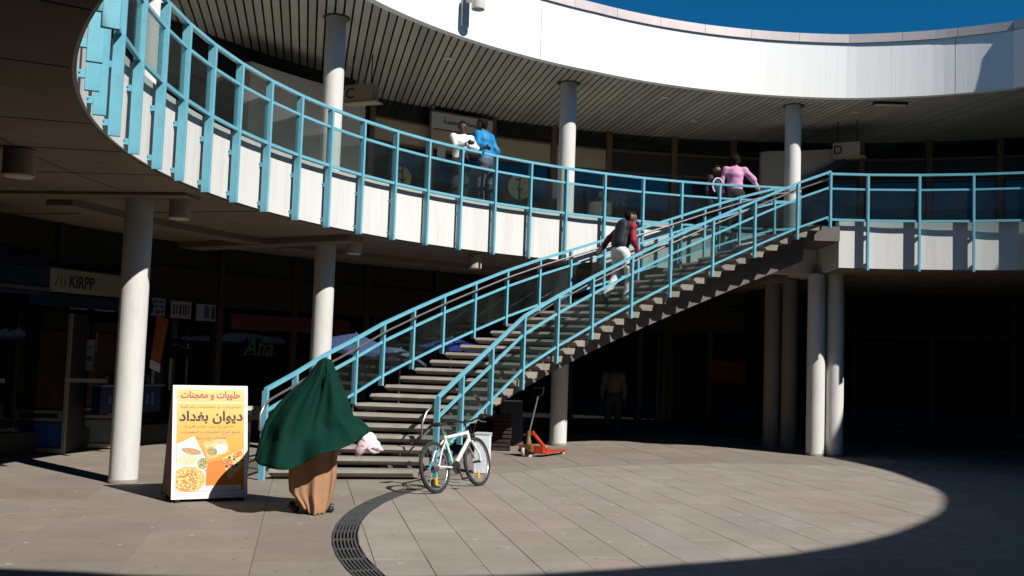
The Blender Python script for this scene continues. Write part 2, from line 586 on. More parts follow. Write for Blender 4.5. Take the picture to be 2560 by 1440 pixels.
def cut_out(poly, rad):
    """polygon with the part inside the circle taken away (single crossing)"""
    dense = []
    for i in range(len(poly)):
        p, q = poly[i], poly[(i + 1) % len(poly)]
        for t in range(12):
            dense.append((p[0] + (q[0] - p[0]) * t / 12, p[1] + (q[1] - p[1]) * t / 12))
    ins = [math.hypot(x - CX, y - CY) < rad for x, y in dense]
    if not any(ins):
        return poly
    if all(ins):
        return []
    n = len(dense)
    st = next(i for i in range(n) if ins[i - 1] and not ins[i])
    run = []
    i = st
    while not ins[i % n]:
        run.append(dense[i % n])
        i += 1
        if i - st > n:
            break
    def onc(p):
        a = math.atan2(p[1] - CY, p[0] - CX)
        return a
    a1, a0 = onc(run[-1]), onc(run[0])
    d = (a0 - a1 + math.pi) % (2 * math.pi) - math.pi
    arc = [(CX + rad * math.cos(a1 + d * t / 6), CY + rad * math.sin(a1 + d * t / 6)) for t in range(7)]
    # keep only real corners of the run
    keep = [run[0]] + [q for q in run[1:-1] if any(abs(q[0] - c[0]) + abs(q[1] - c[1]) < 1e-6 for c in poly)] + [run[-1]]
    return keep + arc
def shrink(poly, d):
    c = (sum(p[0] for p in poly) / len(poly), sum(p[1] for p in poly) / len(poly))
    out = []
    for p in poly:
        l = math.hypot(p[0] - c[0], p[1] - c[1])
        k = (l - d) / l if l > 0 else 1
        out.append((c[0] + (p[0] - c[0]) * k, c[1] + (p[1] - c[1]) * k))
    return out
def area(poly):
    return abs(sum(poly[i][0] * poly[(i + 1) % len(poly)][1] - poly[(i + 1) % len(poly)][0] * poly[i][1] for i in range(len(poly)))) / 2
def slab(poly, parent, m, joined=None):
    c = (sum(p[0] for p in poly) / len(poly), sum(p[1] for p in poly) / len(poly))
    dz = random.uniform(-0.0015, 0.0015)
    loc = [(p[0] - c[0], p[1] - c[1]) for p in poly]
    if joined is not None:
        joined.prism(poly, -0.05, dz)
        return
    top = shrink(loc, 0.003)
    n = len(loc)
    mb = MB()
    mb.loft([[(x, y, -0.05) for x, y in loc], [(x, y, -0.004) for x, y in loc], [(x, y, 0.0) for x, y in top]])
    o = mb.build('paving_slab', m, parent)
    o.location = (c[0] - parent.location.x, c[1] - parent.location.y, dz)
pav = tag(empty('courtyard_paving', (CX, CY, 0)), kind='structure')
rest = MB()
cv = CX * V.x + CY * V.y
cu_ = CX * U.x + CY * U.y
W = 0.456
v0 = 1.12 - W * 20
cand = []
k = 0
while v0 + k * W < cv + 8:
    va = v0 + k * W
    u = cu_ - 8.6 + random.uniform(0, 0.9)
    while u < cu_ + 8:
        ln = random.choice([0.90, 0.90, 1.2, 0.7])
        poly = [to_xy(u + 0.0025, va + 0.0025), to_xy(u + ln - 0.0025, va + 0.0025), to_xy(u + ln - 0.0025, va + W - 0.0025), to_xy(u + 0.0025, va + W - 0.0025)]
        poly = clip_in(poly, RD0 - 0.012)
        if len(poly) >= 3 and area(poly) > 0.004:
            c = (sum(p[0] for p in poly) / len(poly), sum(p[1] for p in poly) / len(poly))
            vis = c[1] > 7.3 and abs(c[0]) < c[1] * 0.56
            cand.append((vis, c[1], poly))
        u += ln
    k += 1
cand.sort(key=lambda q: (not q[0], q[1]))
for i, (vis, y, poly) in enumerate(cand):
    if i < 298 and vis:
        slab(poly, pav, M_slabA)
    else:
        slab(poly, pav, M_slabA, rest)
tag(rest.build('paving_rest', M_slabA, pav, world=True), kind='stuff')

apv = tag(empty('arcade_paving', (CX, CY, 0)), kind='structure')
rest = MB()
cand = []
for i in range(-16, 24):
    for j in range(-40, 12):
        va = -0.345 + i * 1.0
        ua = -0.2 + j * 1.0 + (0.0 if i % 2 else 0.5)
        poly = [to_xy(ua + 0.003, va + 0.004), to_xy(ua + 0.997, va + 0.004), to_xy(ua + 0.997, va + 0.996), to_xy(ua + 0.003, va + 0.996)]
        c = (sum(p[0] for p in poly) / 4, sum(p[1] for p in poly) / 4)
        if math.hypot(c[0] - CX, c[1] - CY) > 16.5:
            continue
        poly = cut_out(poly, RD1 + 0.012)
        if len(poly) < 3 or area(poly) < 0.01:
            continue
        vis = c[1] > 7 and abs(c[0]) < c[1] * 0.6
        cand.append((vis, c[1], poly))
cand.sort(key=lambda q: (not q[0], q[1]))
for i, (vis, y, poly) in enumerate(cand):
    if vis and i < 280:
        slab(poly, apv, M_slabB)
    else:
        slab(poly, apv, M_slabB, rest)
tag(rest.build('paving_rest', M_slabB, apv, world=True), kind='stuff')

# sand in the joints, a few millimetres below the slab faces
mb = MB()
ring(mb, 0.01, RD0 - 0.008, -0.06, -0.0065, 0, 360, 4)
mb.build('joint_sand', M_joint, pav, world=True)
mb = MB()
ring(mb, RD1 + 0.008, 16.4, -0.06, -0.0065, 0, 360, 4)
mb.build('joint_sand', M_joint, apv, world=True)
# drain channel with cast grates
dr = thing('drain_channel', 'curved dark slotted drain channel set into the paving before the stair', 'drain', pol(7.6, 185, 0))
mb = MB()
ring(mb, RD0 - 0.01, RD1 + 0.01, -0.085, -0.045, 162, 265)
mb.build('channel_bed', M_black, dr, world=True)
a = 162.0
while a < 262:
    b = a + 7.0
    mb = MB()
    for q in range(7):
        r0 = RD0 + 0.006 + q * (RD1 - RD0 - 0.012 - 0.015) / 6
        w = 0.018 if q in (0, 6) else 0.015
        ring(mb, r0, r0 + w, -0.035, -0.001 if q in (0, 6) else -0.004, a + 0.06, b - 0.06, 1.4)
    for t in (0.06, 3.45, 6.86):
        ring(mb, RD0 + 0.024, RD1 - 0.024, -0.036, -0.0025, a + t, a + t + 0.08, 0.1)
    mb.build('grate_segment', M_grate, dr, world=True)
    a = b

for k in range(-16, 30):
    a0 = 6.0 * k + 0.0
    if a0 + 6.0 > 162.01:
        break
    mb = MB()
    ring(mb, RD0 - 0.006, RD1 + 0.006, -0.05, random.uniform(-0.003, 0.0), a0 + 0.02, a0 + 5.98, 1.2)
    mb.build('edging_stone', M_slabB, apv, world=True)

# ================================================================ the building round the courtyard
bld = thing('arcade_building', 'round two-storey white arcade building with curved gallery and roof', 'building', (CX, CY, 0))
# roof
mb = MB()
ring(mb, lambda a: r_roof(a) + 0.16, 27, ZS + 0.09, ZT - 0.12, 0, 360, 2)
roof = mb.build('roof', M_black, bld, world=True)
JO = [27.0, 50.0, 72.2, 124.4, 176.0, 200.0, 225.0, 250.0, 275.0, 300.0, 325.0, 350.0, 387.0]
for a0, a1 in zip(JO[:-1], JO[1:]):
    mb = MB()
    ring(mb, r_roof, lambda a: r_roof(a) + 0.15, ZS - 0.02, ZT - 0.19, a0 + 0.03, a1 - 0.03, 1.2)
    mb.build('fascia_panel', M_fascia, roof, world=True)
a = 0.0
while a < 360 - 1e-6:
    mb = MB()
    ring(mb, lambda q: r_roof(q) - 0.045, lambda q: r_roof(q) + 0.5, ZT - 0.185, ZT, a + 0.02, a + 5.98, 1.2)
    mb.build('edge_flashing', M_cap, roof, world=True)
    a += 6.0
# slatted ceiling, all slats parallel
SU = Vector((math.cos(R_(101.5)), math.sin(R_(101.5))))
SV = Vector((SU.y, -SU.x))
def t_at(v, rfun, sign=1):
    t = 10.0
    for _ in range(6):
        x, y = SV.x * v + SU.x * t * sign, SV.y * v + SU.y * t * sign
        r = rfun(math.degrees(math.atan2(y, x)))
        if abs(v) >= r:
            return None
        t = math.sqrt(r * r - v * v)
    return t * sign
pitch = 0.152
nv = int(14.6 / pitch)
near = MB()
for i in range(-nv, nv + 1):
    v = i * pitch
    va, vb = v - 0.059, v + 0.059
    fin = lambda a: r_roof(a) + 0.17
    fout = lambda a: RW + 1.6
    P = []
    for q in (va, vb):
        t0, t1 = t_at(q, fin), t_at(q, fout)
        if t0 is None:
            t0 = t_at(q, fout, -1)
        P.append((q, t0, t1))
    if any(x[1] is None or x[2] is None for x in P):
        continue
    def W3(q, t, z):
        return (CX + SV.x * q + SU.x * t, CY + SV.y * q + SU.y * t, z)
    pts = [W3(va, P[0][1], ZS), W3(vb, P[1][1], ZS), W3(vb, P[1][2], ZS), W3(va, P[0][2], ZS)]
    pts += [(x, y, ZS + 0.02) for x, y, z in pts]
    mb = MB()
    mb.hexa(pts)
    mb.build('ceiling_slat', M_slat, roof, world=True)
    if abs(v) < 9.5:
        t0, t1 = t_at(v, fin, -1), t_at(v, fout, -1)
        if t0 is None or t1 is None:
            continue
        near.hexa([W3(va, t1, ZS), W3(vb, t1, ZS), W3(vb, t0, ZS), W3(va, t0, ZS), W3(va, t1, ZS + 0.02), W3(vb, t1, ZS + 0.02), W3(vb, t0, ZS + 0.02), W3(va, t0, ZS + 0.02)])
tag(near.build('ceiling_slats_behind', M_slat, roof, world=True), kind='stuff')

# gallery slab: set back behind the stair on the left, further forward on the right
SLA = 98.5            # where the set-back slab edge ends at the stair head
mb = MB()
ring(mb, RL + 0.10, 16.0, ZB, ZD, SLA, 262, 1.2)
gal = mb.build('gallery_slab', M_white, bld, world=True)
mb = MB()
ring(mb, RR + 0.10, 16.0, ZB, ZD, -98, 88.2, 1.2)
mb.build('gallery_slab', M_white, bld, world=True)
mb = MB()     # piece behind the stair head
ring(mb, 9.75, 16.0, ZB + 0.003, ZD - 0.003, 88.25, SLA - 0.05, 1.2)
mb.build('gallery_slab', M_white, bld, world=True)
mb = MB()     # stair head landing
ring(mb, RR + 0.02, 9.74, ZD - 0.30, ZD - 0.02, 88.25, th_in(32) - 0.2, 1.0)
mb.build('stair_head_landing', mat('shade_darkened_concrete', (0.125, 0.112, 0.10), 0.85, 0.2, 2.5, 0.3, 30), bld, world=True)  # same darkened concrete, shade put into the landing's colour
for r0, a0, a1 in ((RL, SLA, 262), (RR, -98, 88.2)):      # upstand along the slab edge, up to the bottom rail
    mb = MB()
    ring(mb, r0 + 0.10, r0 + 0.34, ZD + 0.001, ZR - 0.912, a0, a1, 1.2)
    mb.build('edge_upstand', M_white, bld, world=True)
# underside: browned concrete sheets with form joints and radial ribs
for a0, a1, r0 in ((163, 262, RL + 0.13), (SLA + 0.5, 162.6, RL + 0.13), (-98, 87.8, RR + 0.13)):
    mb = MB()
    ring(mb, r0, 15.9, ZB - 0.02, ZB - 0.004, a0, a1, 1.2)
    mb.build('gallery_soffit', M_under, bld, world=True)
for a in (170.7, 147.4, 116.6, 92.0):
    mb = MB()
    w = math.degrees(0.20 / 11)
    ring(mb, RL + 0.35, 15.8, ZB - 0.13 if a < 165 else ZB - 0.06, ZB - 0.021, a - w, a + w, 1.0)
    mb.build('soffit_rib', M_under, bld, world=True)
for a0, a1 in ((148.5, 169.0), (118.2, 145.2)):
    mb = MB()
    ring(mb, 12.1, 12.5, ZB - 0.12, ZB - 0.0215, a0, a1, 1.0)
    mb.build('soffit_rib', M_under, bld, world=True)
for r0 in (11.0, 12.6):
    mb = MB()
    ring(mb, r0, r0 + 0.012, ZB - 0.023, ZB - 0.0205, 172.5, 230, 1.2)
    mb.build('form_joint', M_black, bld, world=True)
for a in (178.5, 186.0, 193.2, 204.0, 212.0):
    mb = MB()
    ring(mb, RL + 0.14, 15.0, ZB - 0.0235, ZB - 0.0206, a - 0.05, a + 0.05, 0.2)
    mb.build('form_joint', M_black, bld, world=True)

# upper shop wall
def wall_sec(r, z0, z1, a0, a1, th=0.2):
    m_ = MB()
    ring(m_, r, r + th, z0, z1, a0, a1, 1.0)
    return m_
wall_sec(RW + 2.2, ZD, ZS + 0.1, 40, 215).build('back_wall', M_shopint, bld, world=True)
mod = [60.0, 66.3, 72.6, 78.9, 85.2, 91.5, 97.6, 104.4, 110.2, 116.6, 122.9, 129.2]
for a0, a1 in zip(mod[:-1], mod[1:]):
    lit = a0 > 104
    sf = wall_sec(RW, 6.58, 7.08, a0 + 0.3, a1 - 0.3, 0.1).build('sign_band', M_beige if a0 > 103.9 else M_dframe, bld, world=True)
    wall_sec(RW + 0.06, 7.12, ZS - 0.02, a0 + 0.35, a1 - 0.35, 0.03).build('clerestory_pane', M_shopglass, bld, world=True)
    wall_sec(RW + 0.05, ZD + 0.12, 6.54, a0 + 0.4, a1 - 0.4, 0.02).build('shop_pane', M_shopglass, bld, world=True)
    wall_sec(RW - 0.02, 7.08, 7.13, a0 + 0.3, a1 - 0.3, 0.1).build('transom', M_brownf, bld, world=True)
    wall_sec(RW - 0.02, 6.53, 6.58, a0 + 0.3, a1 - 0.3, 0.1).build('transom', M_brownf, bld, world=True)
    wall_sec(RW - 0.01, ZD, ZD + 0.12, a0 + 0.3, a1 - 0.3, 0.1).build('sill', M_dframe, bld, world=True)
for a in mod:
    wall_sec(RW - 0.05, ZD, ZS - 0.015, a - 0.27, a + 0.27, 0.16).build('mullion', M_brownf, bld, world=True)
# plastered block left of the passage
wall_sec(13.0, ZD, 7.0, 134.5, 147.0, 0.25).build('plaster_wall', M_cream, bld, world=True)
wall_sec(13.9, ZD, ZS - 0.01, 133.0, 160.0, 0.25).build('plaster_wall', M_dark, bld, world=True)
for a0, a1 in zip(np.arange(152, 206, 6.4), np.arange(158.4, 212, 6.4)):
    wall_sec(RW - 0.4, ZD, ZS - 0.012, a0 - 0.3, a0 + 0.3, 0.16).build('mullion', M_dframe, bld, world=True)
    wall_sec(RW - 0.3, ZD + 0.1, 6.9, a0 + 0.4, a1 - 0.4, 0.02).build('shop_pane', M_shopglass, bld, world=True)
    wall_sec(RW - 0.35, 6.92, ZS - 0.014, a0 + 0.4, a1 - 0.4, 0.1).build('sign_band', M_dframe, bld, world=True)
# upper right: dark back wall of the gallery with door panels
for a0, a1 in ((40.0, 46.5), (47.0, 53.0), (53.5, 59.5)):
    wall_sec(RW, ZD, ZS - 0.01, a0, a1, 0.1).build('wall_panel', M_dark, bld, world=True)
# lower shop fronts
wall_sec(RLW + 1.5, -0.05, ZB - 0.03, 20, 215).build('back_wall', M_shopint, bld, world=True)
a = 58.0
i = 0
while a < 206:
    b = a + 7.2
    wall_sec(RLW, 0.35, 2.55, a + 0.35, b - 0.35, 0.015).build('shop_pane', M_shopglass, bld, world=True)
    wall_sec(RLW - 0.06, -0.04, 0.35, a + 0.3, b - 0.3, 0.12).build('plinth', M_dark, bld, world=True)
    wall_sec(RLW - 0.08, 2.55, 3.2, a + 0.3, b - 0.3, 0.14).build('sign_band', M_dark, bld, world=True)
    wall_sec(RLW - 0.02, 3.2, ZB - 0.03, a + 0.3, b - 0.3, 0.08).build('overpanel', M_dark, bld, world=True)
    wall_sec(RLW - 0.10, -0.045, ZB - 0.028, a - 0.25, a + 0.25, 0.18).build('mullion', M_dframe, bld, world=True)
    a = b
    i += 1
# outer shell so that no daylight leaks in from behind
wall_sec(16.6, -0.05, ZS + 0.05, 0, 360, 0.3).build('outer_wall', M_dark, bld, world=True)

# ================================================================ columns
M_colshade = mat('shade_darkened_column', (0.20, 0.18, 0.155), 0.8, 0.12, 3.0, 0.15, 30)  # darker copy of the column paint, shade put into the lower shafts
def column(x, y, r, z1, label, m=M_col):
    t = thing('column', label, 'column', (x, y, 0), 0, 'round columns of the arcade')
    mb = MB()
    mb.lathe([(r, -0.02), (r, 0.03), (r, ZB - 0.02)], 40)
    mb.build('shaft', m, t, 'yes')
    mb = MB()
    mb.lathe([(r + 0.012, 0.0), (r + 0.012, 0.035), (r + 0.002, 0.05)], 40)
    mb.build('base_collar', M_conc, t, 'yes')
    if z1 > 5:
        mb = MB()
        mb.lathe([(r, ZD - 0.01), (r, ZS + 0.03)], 40)
        mb.build('upper_shaft', M_col, t, 'yes')
        mb = MB()
        mb.lathe([(r + 0.06, ZS - 0.012), (r + 0.06, ZS + 0.03)], 40)
        mb.build('ceiling_collar', M_dframe, t, 'yes')
    return t
column(-4.888, 13.023, 0.178, 8, 'thick white round column nearest the camera, left of the yellow food sign')
column(-3.223, 17.203, 0.176, 8, 'white two-storey column behind the foot of the stair and the green cloak')
column(1.053, 20.882, 0.176, 8, 'white two-storey column in the middle, beside the orange pallet truck')
column(6.130, 22.077, 0.176, 8, 'two-storey column at the stair head, in front of the sloping pale wall', M_colshade)
column(5.775, 22.20, 0.176, ZB, 'column with shade-darkened shaft left of the lit twin columns, farther from them', M_colshade)
column(6.235, 20.52, 0.18, ZB, 'left one of the two sunlit twin columns under the right gallery')
column(6.63, 20.56, 0.18, ZB, 'right one of the two sunlit twin columns, half in shadow at its foot')

# ================================================================ railings
def post_mesh(w, d, h):
    mb = MB()
    mb.box((0, 0, -h / 2), (d, w, h))
    me = mb.mesh('post')
    bm = bmesh.new()
    bm.from_mesh(me)
    bmesh.ops.bevel(bm, geom=[e for e in bm.edges if abs(e.verts[0].co.z - e.verts[1].co.z) > h * 0.5], offset=0.004, segments=1, affect='EDGES')
    bm.to_mesh(me)
    bm.free()
    me.materials.append(M_teal)
    return me
def clamp_mesh():
    mb = MB()
    mb.box((0.10, 0.0, 0), (0.10, 0.035, 0.06))
    mb.box((0.13, 0.0, 0), (0.02, 0.07, 0.10))
    mb.tube([(0.09, -0.03, 0.015), (0.09, 0.03, 0.015)], 0.010, 6)
    me = mb.mesh('clamp')
    me.materials.append(M_teal)
    return me
CLAMP = clamp_mesh()
def pane(parent, A, B, zlo, zhi, inset=0.03):
    """glass between two posts; zlo/zhi are (at A, at B)"""
    d = (B - A)
    d.z = 0
    L = d.length
    d.normalize()
    a, b = A + d * inset, B - d * inset
    n = Vector((d.y, -d.x, 0)) * 0.004
    def zz(v, t):
        return v[0] + (v[1] - v[0]) * t
    t0, t1 = inset / L, 1 - inset / L
    P = []
    for zv in (zlo, zhi):
        P += [Vector((a.x, a.y, zz(zv, t0))) + n, Vector((b.x, b.y, zz(zv, t1))) + n, Vector((b.x, b.y, zz(zv, t1))) - n, Vector((a.x, a.y, zz(zv, t0))) - n]
    mb = MB()
    mb.hexa(P)
    mb.build('glass_pane', M_glass, parent, world=True)
def balcony_rail(label, rad, angs, ends):
    base = pol(rad, angs[len(angs) // 2], ZD)
    t = thing('balcony_railing', label, 'railing', base, 0, 'blue steel and glass railings')
    pm = post_mesh(0.042, 0.105, 1.87 - 0.05)
    for a in angs:
        p = pol(rad, a, ZR - 0.045) - base
        o = link('post', pm, None, t, p, R_(a))
        for z in (-1.16, -1.70):
            link('clamp', CLAMP, None, o, (0, 0, z))
    full = list(angs)
    if ends[0] is not None:
        full = [ends[0]] + full
    if ends[1] is not None:
        full = full + [ends[1]]
    pts = [pol(rad, a, ZR) for a in full]
    MB().sweep(pts, 0.056, 0.042).build('top_rail', M_teal, t, world=True)
    MB().sweep([p - Vector((0, 0, 0.29)) for p in pts], 0.038, 0.036).build('middle_rail', M_teal, t, world=True)
    MB().sweep([p - Vector((0, 0, 0.885)) for p in pts], 0.042, 0.042).build('bottom_rail', M_teal, t, world=True)
    for p, q in zip(pts[:-1], pts[1:]):
        pane(t, p, q, (ZR - 0.884, ZR - 0.884), (ZR - 0.333, ZR - 0.333))
    return t
LANG = [100.25, 105.12, 110.18, 115.31, 120.5, 125.4, 130.3, 135.1, 139.8, 144.5, 149.3, 154.1, 158.75, 163.5, 168.3, 172.9, 177.45, 181.65, 186.4, 191.3, 196.2, 201.1, 206.0, 210.9, 215.8]
balcony_rail('long curved blue railing with glass panes on the set-back gallery, left of the stair head', RL, LANG, (90.5, None))
RANG = [84.63, 78.0, 71.3, 65.0, 58.5, 52.0, 45.5, 39.0]
balcony_rail('curved blue railing with glass panes on the gallery right of the stair head', RR, RANG[::-1], (None, 90.0))

# ================================================================ staircase
stair = thing('staircase', 'wide curved open-riser stair with concrete treads rising to the gallery', 'staircase', pol(8.8, 155, 0))
RI, RO = 8.0, 9.62
PROF = [(0.035, 0.0), (0.315, 0.0), (0.285, -0.105), (0.07, -0.105), (0.0, -0.045)]
def tread_pts(k):
    rings = []
    for r, th, gm in ((RI, th_in, 0.90), (RO, th_out, 1.18)):
        a = th(k) + (0.6 if r == RI else 0.5)
        ring_ = []
        for s_, z in PROF:
            ang = a - math.degrees(s_ * gm / r)
            ring_.append(pol(r, ang, k * RISE + z))
        rings.append(ring_)
    return rings
for k in range(1, 33):
    mb = MB()
    mb.loft(tread_pts(k))
    mb.build('tread', M_tread, stair, world=True)
rings = []
for k in np.arange(0.4, 32.3, 0.5):
    row = []
    for r, top in ((8.60, 1), (9.2, 1), (9.2, 0), (8.60, 0)):
        f = (r - RI) / (RO - RI)
        a = th_in(k) + (th_out(k) - th_in(k)) * f - 0.9
        z = k * RISE - 0.125 - (0 if top else 0.50)
        row.append(pol(r, a, max(z, 0.0 if top else -0.02)))
    rings.append(row)
mb = MB()
mb.loft(rings)
mb.build('stringer_beam', mat('shade_darkened_concrete', (0.125, 0.112, 0.10), 0.85, 0.2, 2.5, 0.3, 30), stair, world=True)  # light beam darkened in base colour for the shade under the treads

def stair_rail(label, rad, angs, tops, bots, hand_in):
    base = pol(rad, angs[len(angs) // 2], 0)
    t = thing('stair_railing', label, 'railing', base, 0, 'blue steel and glass railings')
    for a, zt, zb in zip(angs, tops, bots):
        pm = post_mesh(0.040, 0.09, zt - 0.04 - zb)
        link('post', pm, None, t, pol(rad, a, zt - 0.04) - base, R_(a))
    P = [pol(rad, a, z) for a, z in zip(angs, tops)]
    MB().sweep(P, 0.056, 0.050).build('top_rail', M_teal, t, world=True)
    MB().sweep([p - Vector((0, 0, 0.30)) for p in P], 0.038, 0.042).build('middle_rail', M_teal, t, world=True)
    lo = [0.86] * len(P)
    MB().sweep([p - Vector((0, 0, 0.86)) for p in P], 0.038, 0.040).build('bottom_rail', M_teal, t, world=True)
    for p, q in zip(P[:-1], P[1:]):
        pane(t, p, q, (p.z - 0.86, q.z - 0.86), (p.z - 0.355, q.z - 0.355))
    hr = [pol(rad + hand_in, a, z - 0.145) for a, z in zip(angs, tops)]
    # hooked end that turns down past the newel
    e = hr[-1]
    d = (hr[-1] - hr[-2]).normalized()
    e1 = e + d * 0.16 - Vector((0, 0, 0.02))
    e2 = e1 + d * 0.10 - Vector((0, 0, 0.10))
    e3 = e2 - Vector((0, 0, 0.20)) + d * 0.01
    e4 = e3 - d * 0.22 - Vector((0, 0, 0.0))
    h = MB()
    h.tube(hr + [e1, e2, e3, e4], 0.016, 8)
    h.build('handrail', M_handrail, t, 'yes', world=True)
    for a, z in zip(angs[:-1], tops[:-1]):
        MB().tube([pol(rad, a, z - 0.17), pol(rad + hand_in * 0.6, a, z - 0.19), pol(rad + hand_in, a, z - 0.16)], 0.009, 6).build('handrail_bracket', M_handrail, t, world=True)
    return t
IA = [90.15, 94.7, 100.8, 106.95, 113.34, 119.35, 125.6, 131.3, 137.06, 142.6, 148.0, 152.6]
IT = [5.515, 5.27, 4.88, 4.48, 4.06, 3.65, 3.23, 2.85, 2.46, 1.95, 1.51, 1.17]
IB = [4.42, 4.17, 3.78, 3.38, 2.95, 2.53, 2.12, 1.69, 1.25, 0.86, 0.44, -0.01]
stair_rail('blue glass railing along the inner side of the stair, ending behind the bicycle', 7.9, IA, IT, IB, 0.09)
OA = [90.6, 93.7, 98.1, 102.6, 107.0, 111.25, 115.8, 120.35, 124.6, 129.1, 133.55, 137.95, 142.2, 146.5, 150.4, 154.8, 159.3, 163.8]
OT = [5.515, 5.46, 5.24, 4.97, 4.695, 4.437, 4.16, 3.895, 3.655, 3.385, 3.095, 2.815, 2.54, 2.27, 2.0, 1.74, 1.46, 1.24]
OB = [4.42] + [z - 1.06 for z in OT[1:8]] + [2.60, 2.36, 2.08, 1.79, 1.51, 1.24, 0.96, 0.66, 0.38, -0.01]
stair_rail('blue glass railing along the outer side of the stair, running behind the green cloak', 9.66, OA, OT, OB, -0.09)
# ================================================================ lamps and fittings
M_lampw = mat('white_lamp_housing', (0.55, 0.53, 0.48), 0.5, 0.06, 5.0)
M_lampb = mat('beige_lamp_housing', (0.40, 0.33, 0.25), 0.6, 0.1, 5.0)
def ceiling_lamp(a, r, label, rad=0.14, h=0.27):
    t = thing('ceiling_lamp', label, 'lamp', pol(r, a, ZB - 0.02), 0, 'drum lamps under the gallery')
    MB().lathe([(rad - 0.02, -0.001), (rad, -0.012), (rad, -h), (rad - 0.012, -h - 0.006)], 28).build('drum', M_lampb, t, 'yes')
    MB().lathe([(rad - 0.013, -h - 0.0065), (rad - 0.02, -h - 0.016), (0.03, -h - 0.02)], 28).build('diffuser', M_lampw, t, 'yes')
    MB().lathe([(0.03, 0.016), (0.03, 0.002)], 12).build('ceiling_rose', M_dframe, t)
ceiling_lamp(185.2, 11.02, 'drum lamp under the gallery at the far left edge', 0.155)
ceiling_lamp(169.4, 10.5, 'drum lamp under the gallery beside the nearest column', 0.135)
ceiling_lamp(146.2, 10.42, 'drum lamp under the gallery just right of the column behind the stair foot', 0.125)
ceiling_lamp(130.6, 10.3, 'drum lamp under the gallery above the middle of the stair', 0.125)
# bulkhead lamp on the roof fascia
a = 135.3
rf = r_roof(a)
t = thing('wall_lamp', 'white cylindrical downlight on a box bracket on the roof fascia', 'lamp', pol(rf, a, 8.05), R_(a))
MB().box((-0.025, 0.0, 0.06), (0.05, 0.17, 0.75)).build('back_box', M_lampw, t)
MB().box((-0.15, 0.0, 0.14), (0.21, 0.05, 0.06)).build('arm', M_lampw, t)
MB().lathe([(0.12, 0.36), (0.125, 0.34), (0.125, -0.06), (0.12, -0.07)], 28, (-0.37, 0, 0)).build('drum', M_lampw, t, 'yes')
MB().lathe([(0.112, -0.071), (0.10, -0.066), (0.02, -0.064)], 28, (-0.37, 0, 0)).build('lens', M_dframe, t, 'yes')
# ceiling fittings on the slats
for x, y, lab in ((4.22, 23.76, 'small round downlight in the slatted ceiling near the pink shirt'), (7.65, 22.44, 'small round downlight in the slatted ceiling right of the stair head column'), (7.2, 24.58, 'small round downlight deep under the roof behind the stair head column'),
                  (3.19, 21.7, 'small round downlight in the slatted ceiling near its curved edge'), (-1.41, 19.35, 'small round downlight in the slatted ceiling below the fascia lamp')):
    t = thing('downlight', lab, 'lamp', (x, y, ZS), 0, 'round downlights in the slatted ceiling')
    MB().lathe([(0.06, 0.01), (0.085, 0.0), (0.085, -0.018), (0.055, -0.02)], 20).build('trim_ring', M_lampw, t, 'yes')
    MB().lathe([(0.054, -0.012), (0.02, -0.008)], 20).build('lens', M_black, t, 'yes')
t = thing('emergency_light', 'flat rectangular light fitting in the slatted ceiling on the right', 'lamp', (8.07, 21.5, ZS), R_(-2))
MB().box((0, 0, -0.03), (0.72, 0.16, 0.055)).build('housing', M_dframe, t)
MB().box((0, 0.0, -0.064), (0.66, 0.11, 0.012)).build('diffuser', M_lampw, t)

# ================================================================ hanging letter signs
M_signc = mat('cream_sign_box', (0.29, 0.24, 0.165), 0.5, 0.06, 3.0)
M_ink = mat('black_lettering', (0.012, 0.012, 0.014), 0.5, 0.05)
def letter_sign(letter, loc, rz, label, w=0.62, h=0.34):
    t = thing('hanging_sign', label, 'sign', loc, rz, 'letter signs hanging from the gallery ceiling')
    MB().box((0, 0, 0), (w, 0.24, h)).build('sign_box', M_signc, t)
    MB().box((0.05, 0, -h / 2 - 0.012), (w + 0.12, 0.28, 0.022)).build('lower_flange', M_signc, t)
    for x in (-w * 0.35, w * 0.35):
        top = ZS - loc[2]
        MB().tube([(x, 0, h / 2), (x, 0, top)], 0.012, 8).build('hanger', M_dframe, t)
    put_text(letter, h * 0.62, M_ink, t, -w * 0.30, -0.122, -h * 0.31, bold=0.02)
letter_sign('C', (-3.08, 19.4, 6.80), R_(-23), 'cream hanging sign box with a black letter C right of the tall column')
letter_sign('D', (7.75, 23.3, 6.88), R_(-30), 'cream hanging sign box with a black letter D above the right gallery')

# pale sloping stair wall behind the stair-head column
M_pale = mat('pale_plaster', (0.27, 0.235, 0.185), 0.8, 0.08, 2.0, 0.1, 20)
t = thing('sloping_wall', 'pale sloping plaster wall of an upper stair behind the stair-head column', 'wall', pol(12.7, 86, ZD))
mb = MB()
for (a0, zl0, zh0), (a1, zl1, zh1) in zip([(90.8, 5.62, 6.84), (90, 5.72, 6.86), (86.2, 6.19, 6.90), (82.6, 6.70, 6.95)][:-1], [(90, 5.72, 6.86), (86.2, 6.19, 6.90), (82.6, 6.70, 6.95)]):
    mb.hexa([pol(12.6, a0, zl0), pol(12.6, a1, zl1), pol(12.8, a1, zl1), pol(12.8, a0, zl0), pol(12.6, a0, zh0), pol(12.6, a1, zh1), pol(12.8, a1, zh1), pol(12.8, a0, zh0)])
mb.build('wall_slab', M_pale, t, world=True)
mb = MB()
mb.hexa([pol(12.5, 91.5, 5.40), pol(12.5, 82, 6.55), pol(13.4, 82, 6.55), pol(13.4, 91.5, 5.40), pol(12.5, 91.5, 5.56), pol(12.5, 82, 6.72), pol(13.4, 82, 6.72), pol(13.4, 91.5, 5.56)])
mb.build('stair_flight', M_dark, t, world=True)

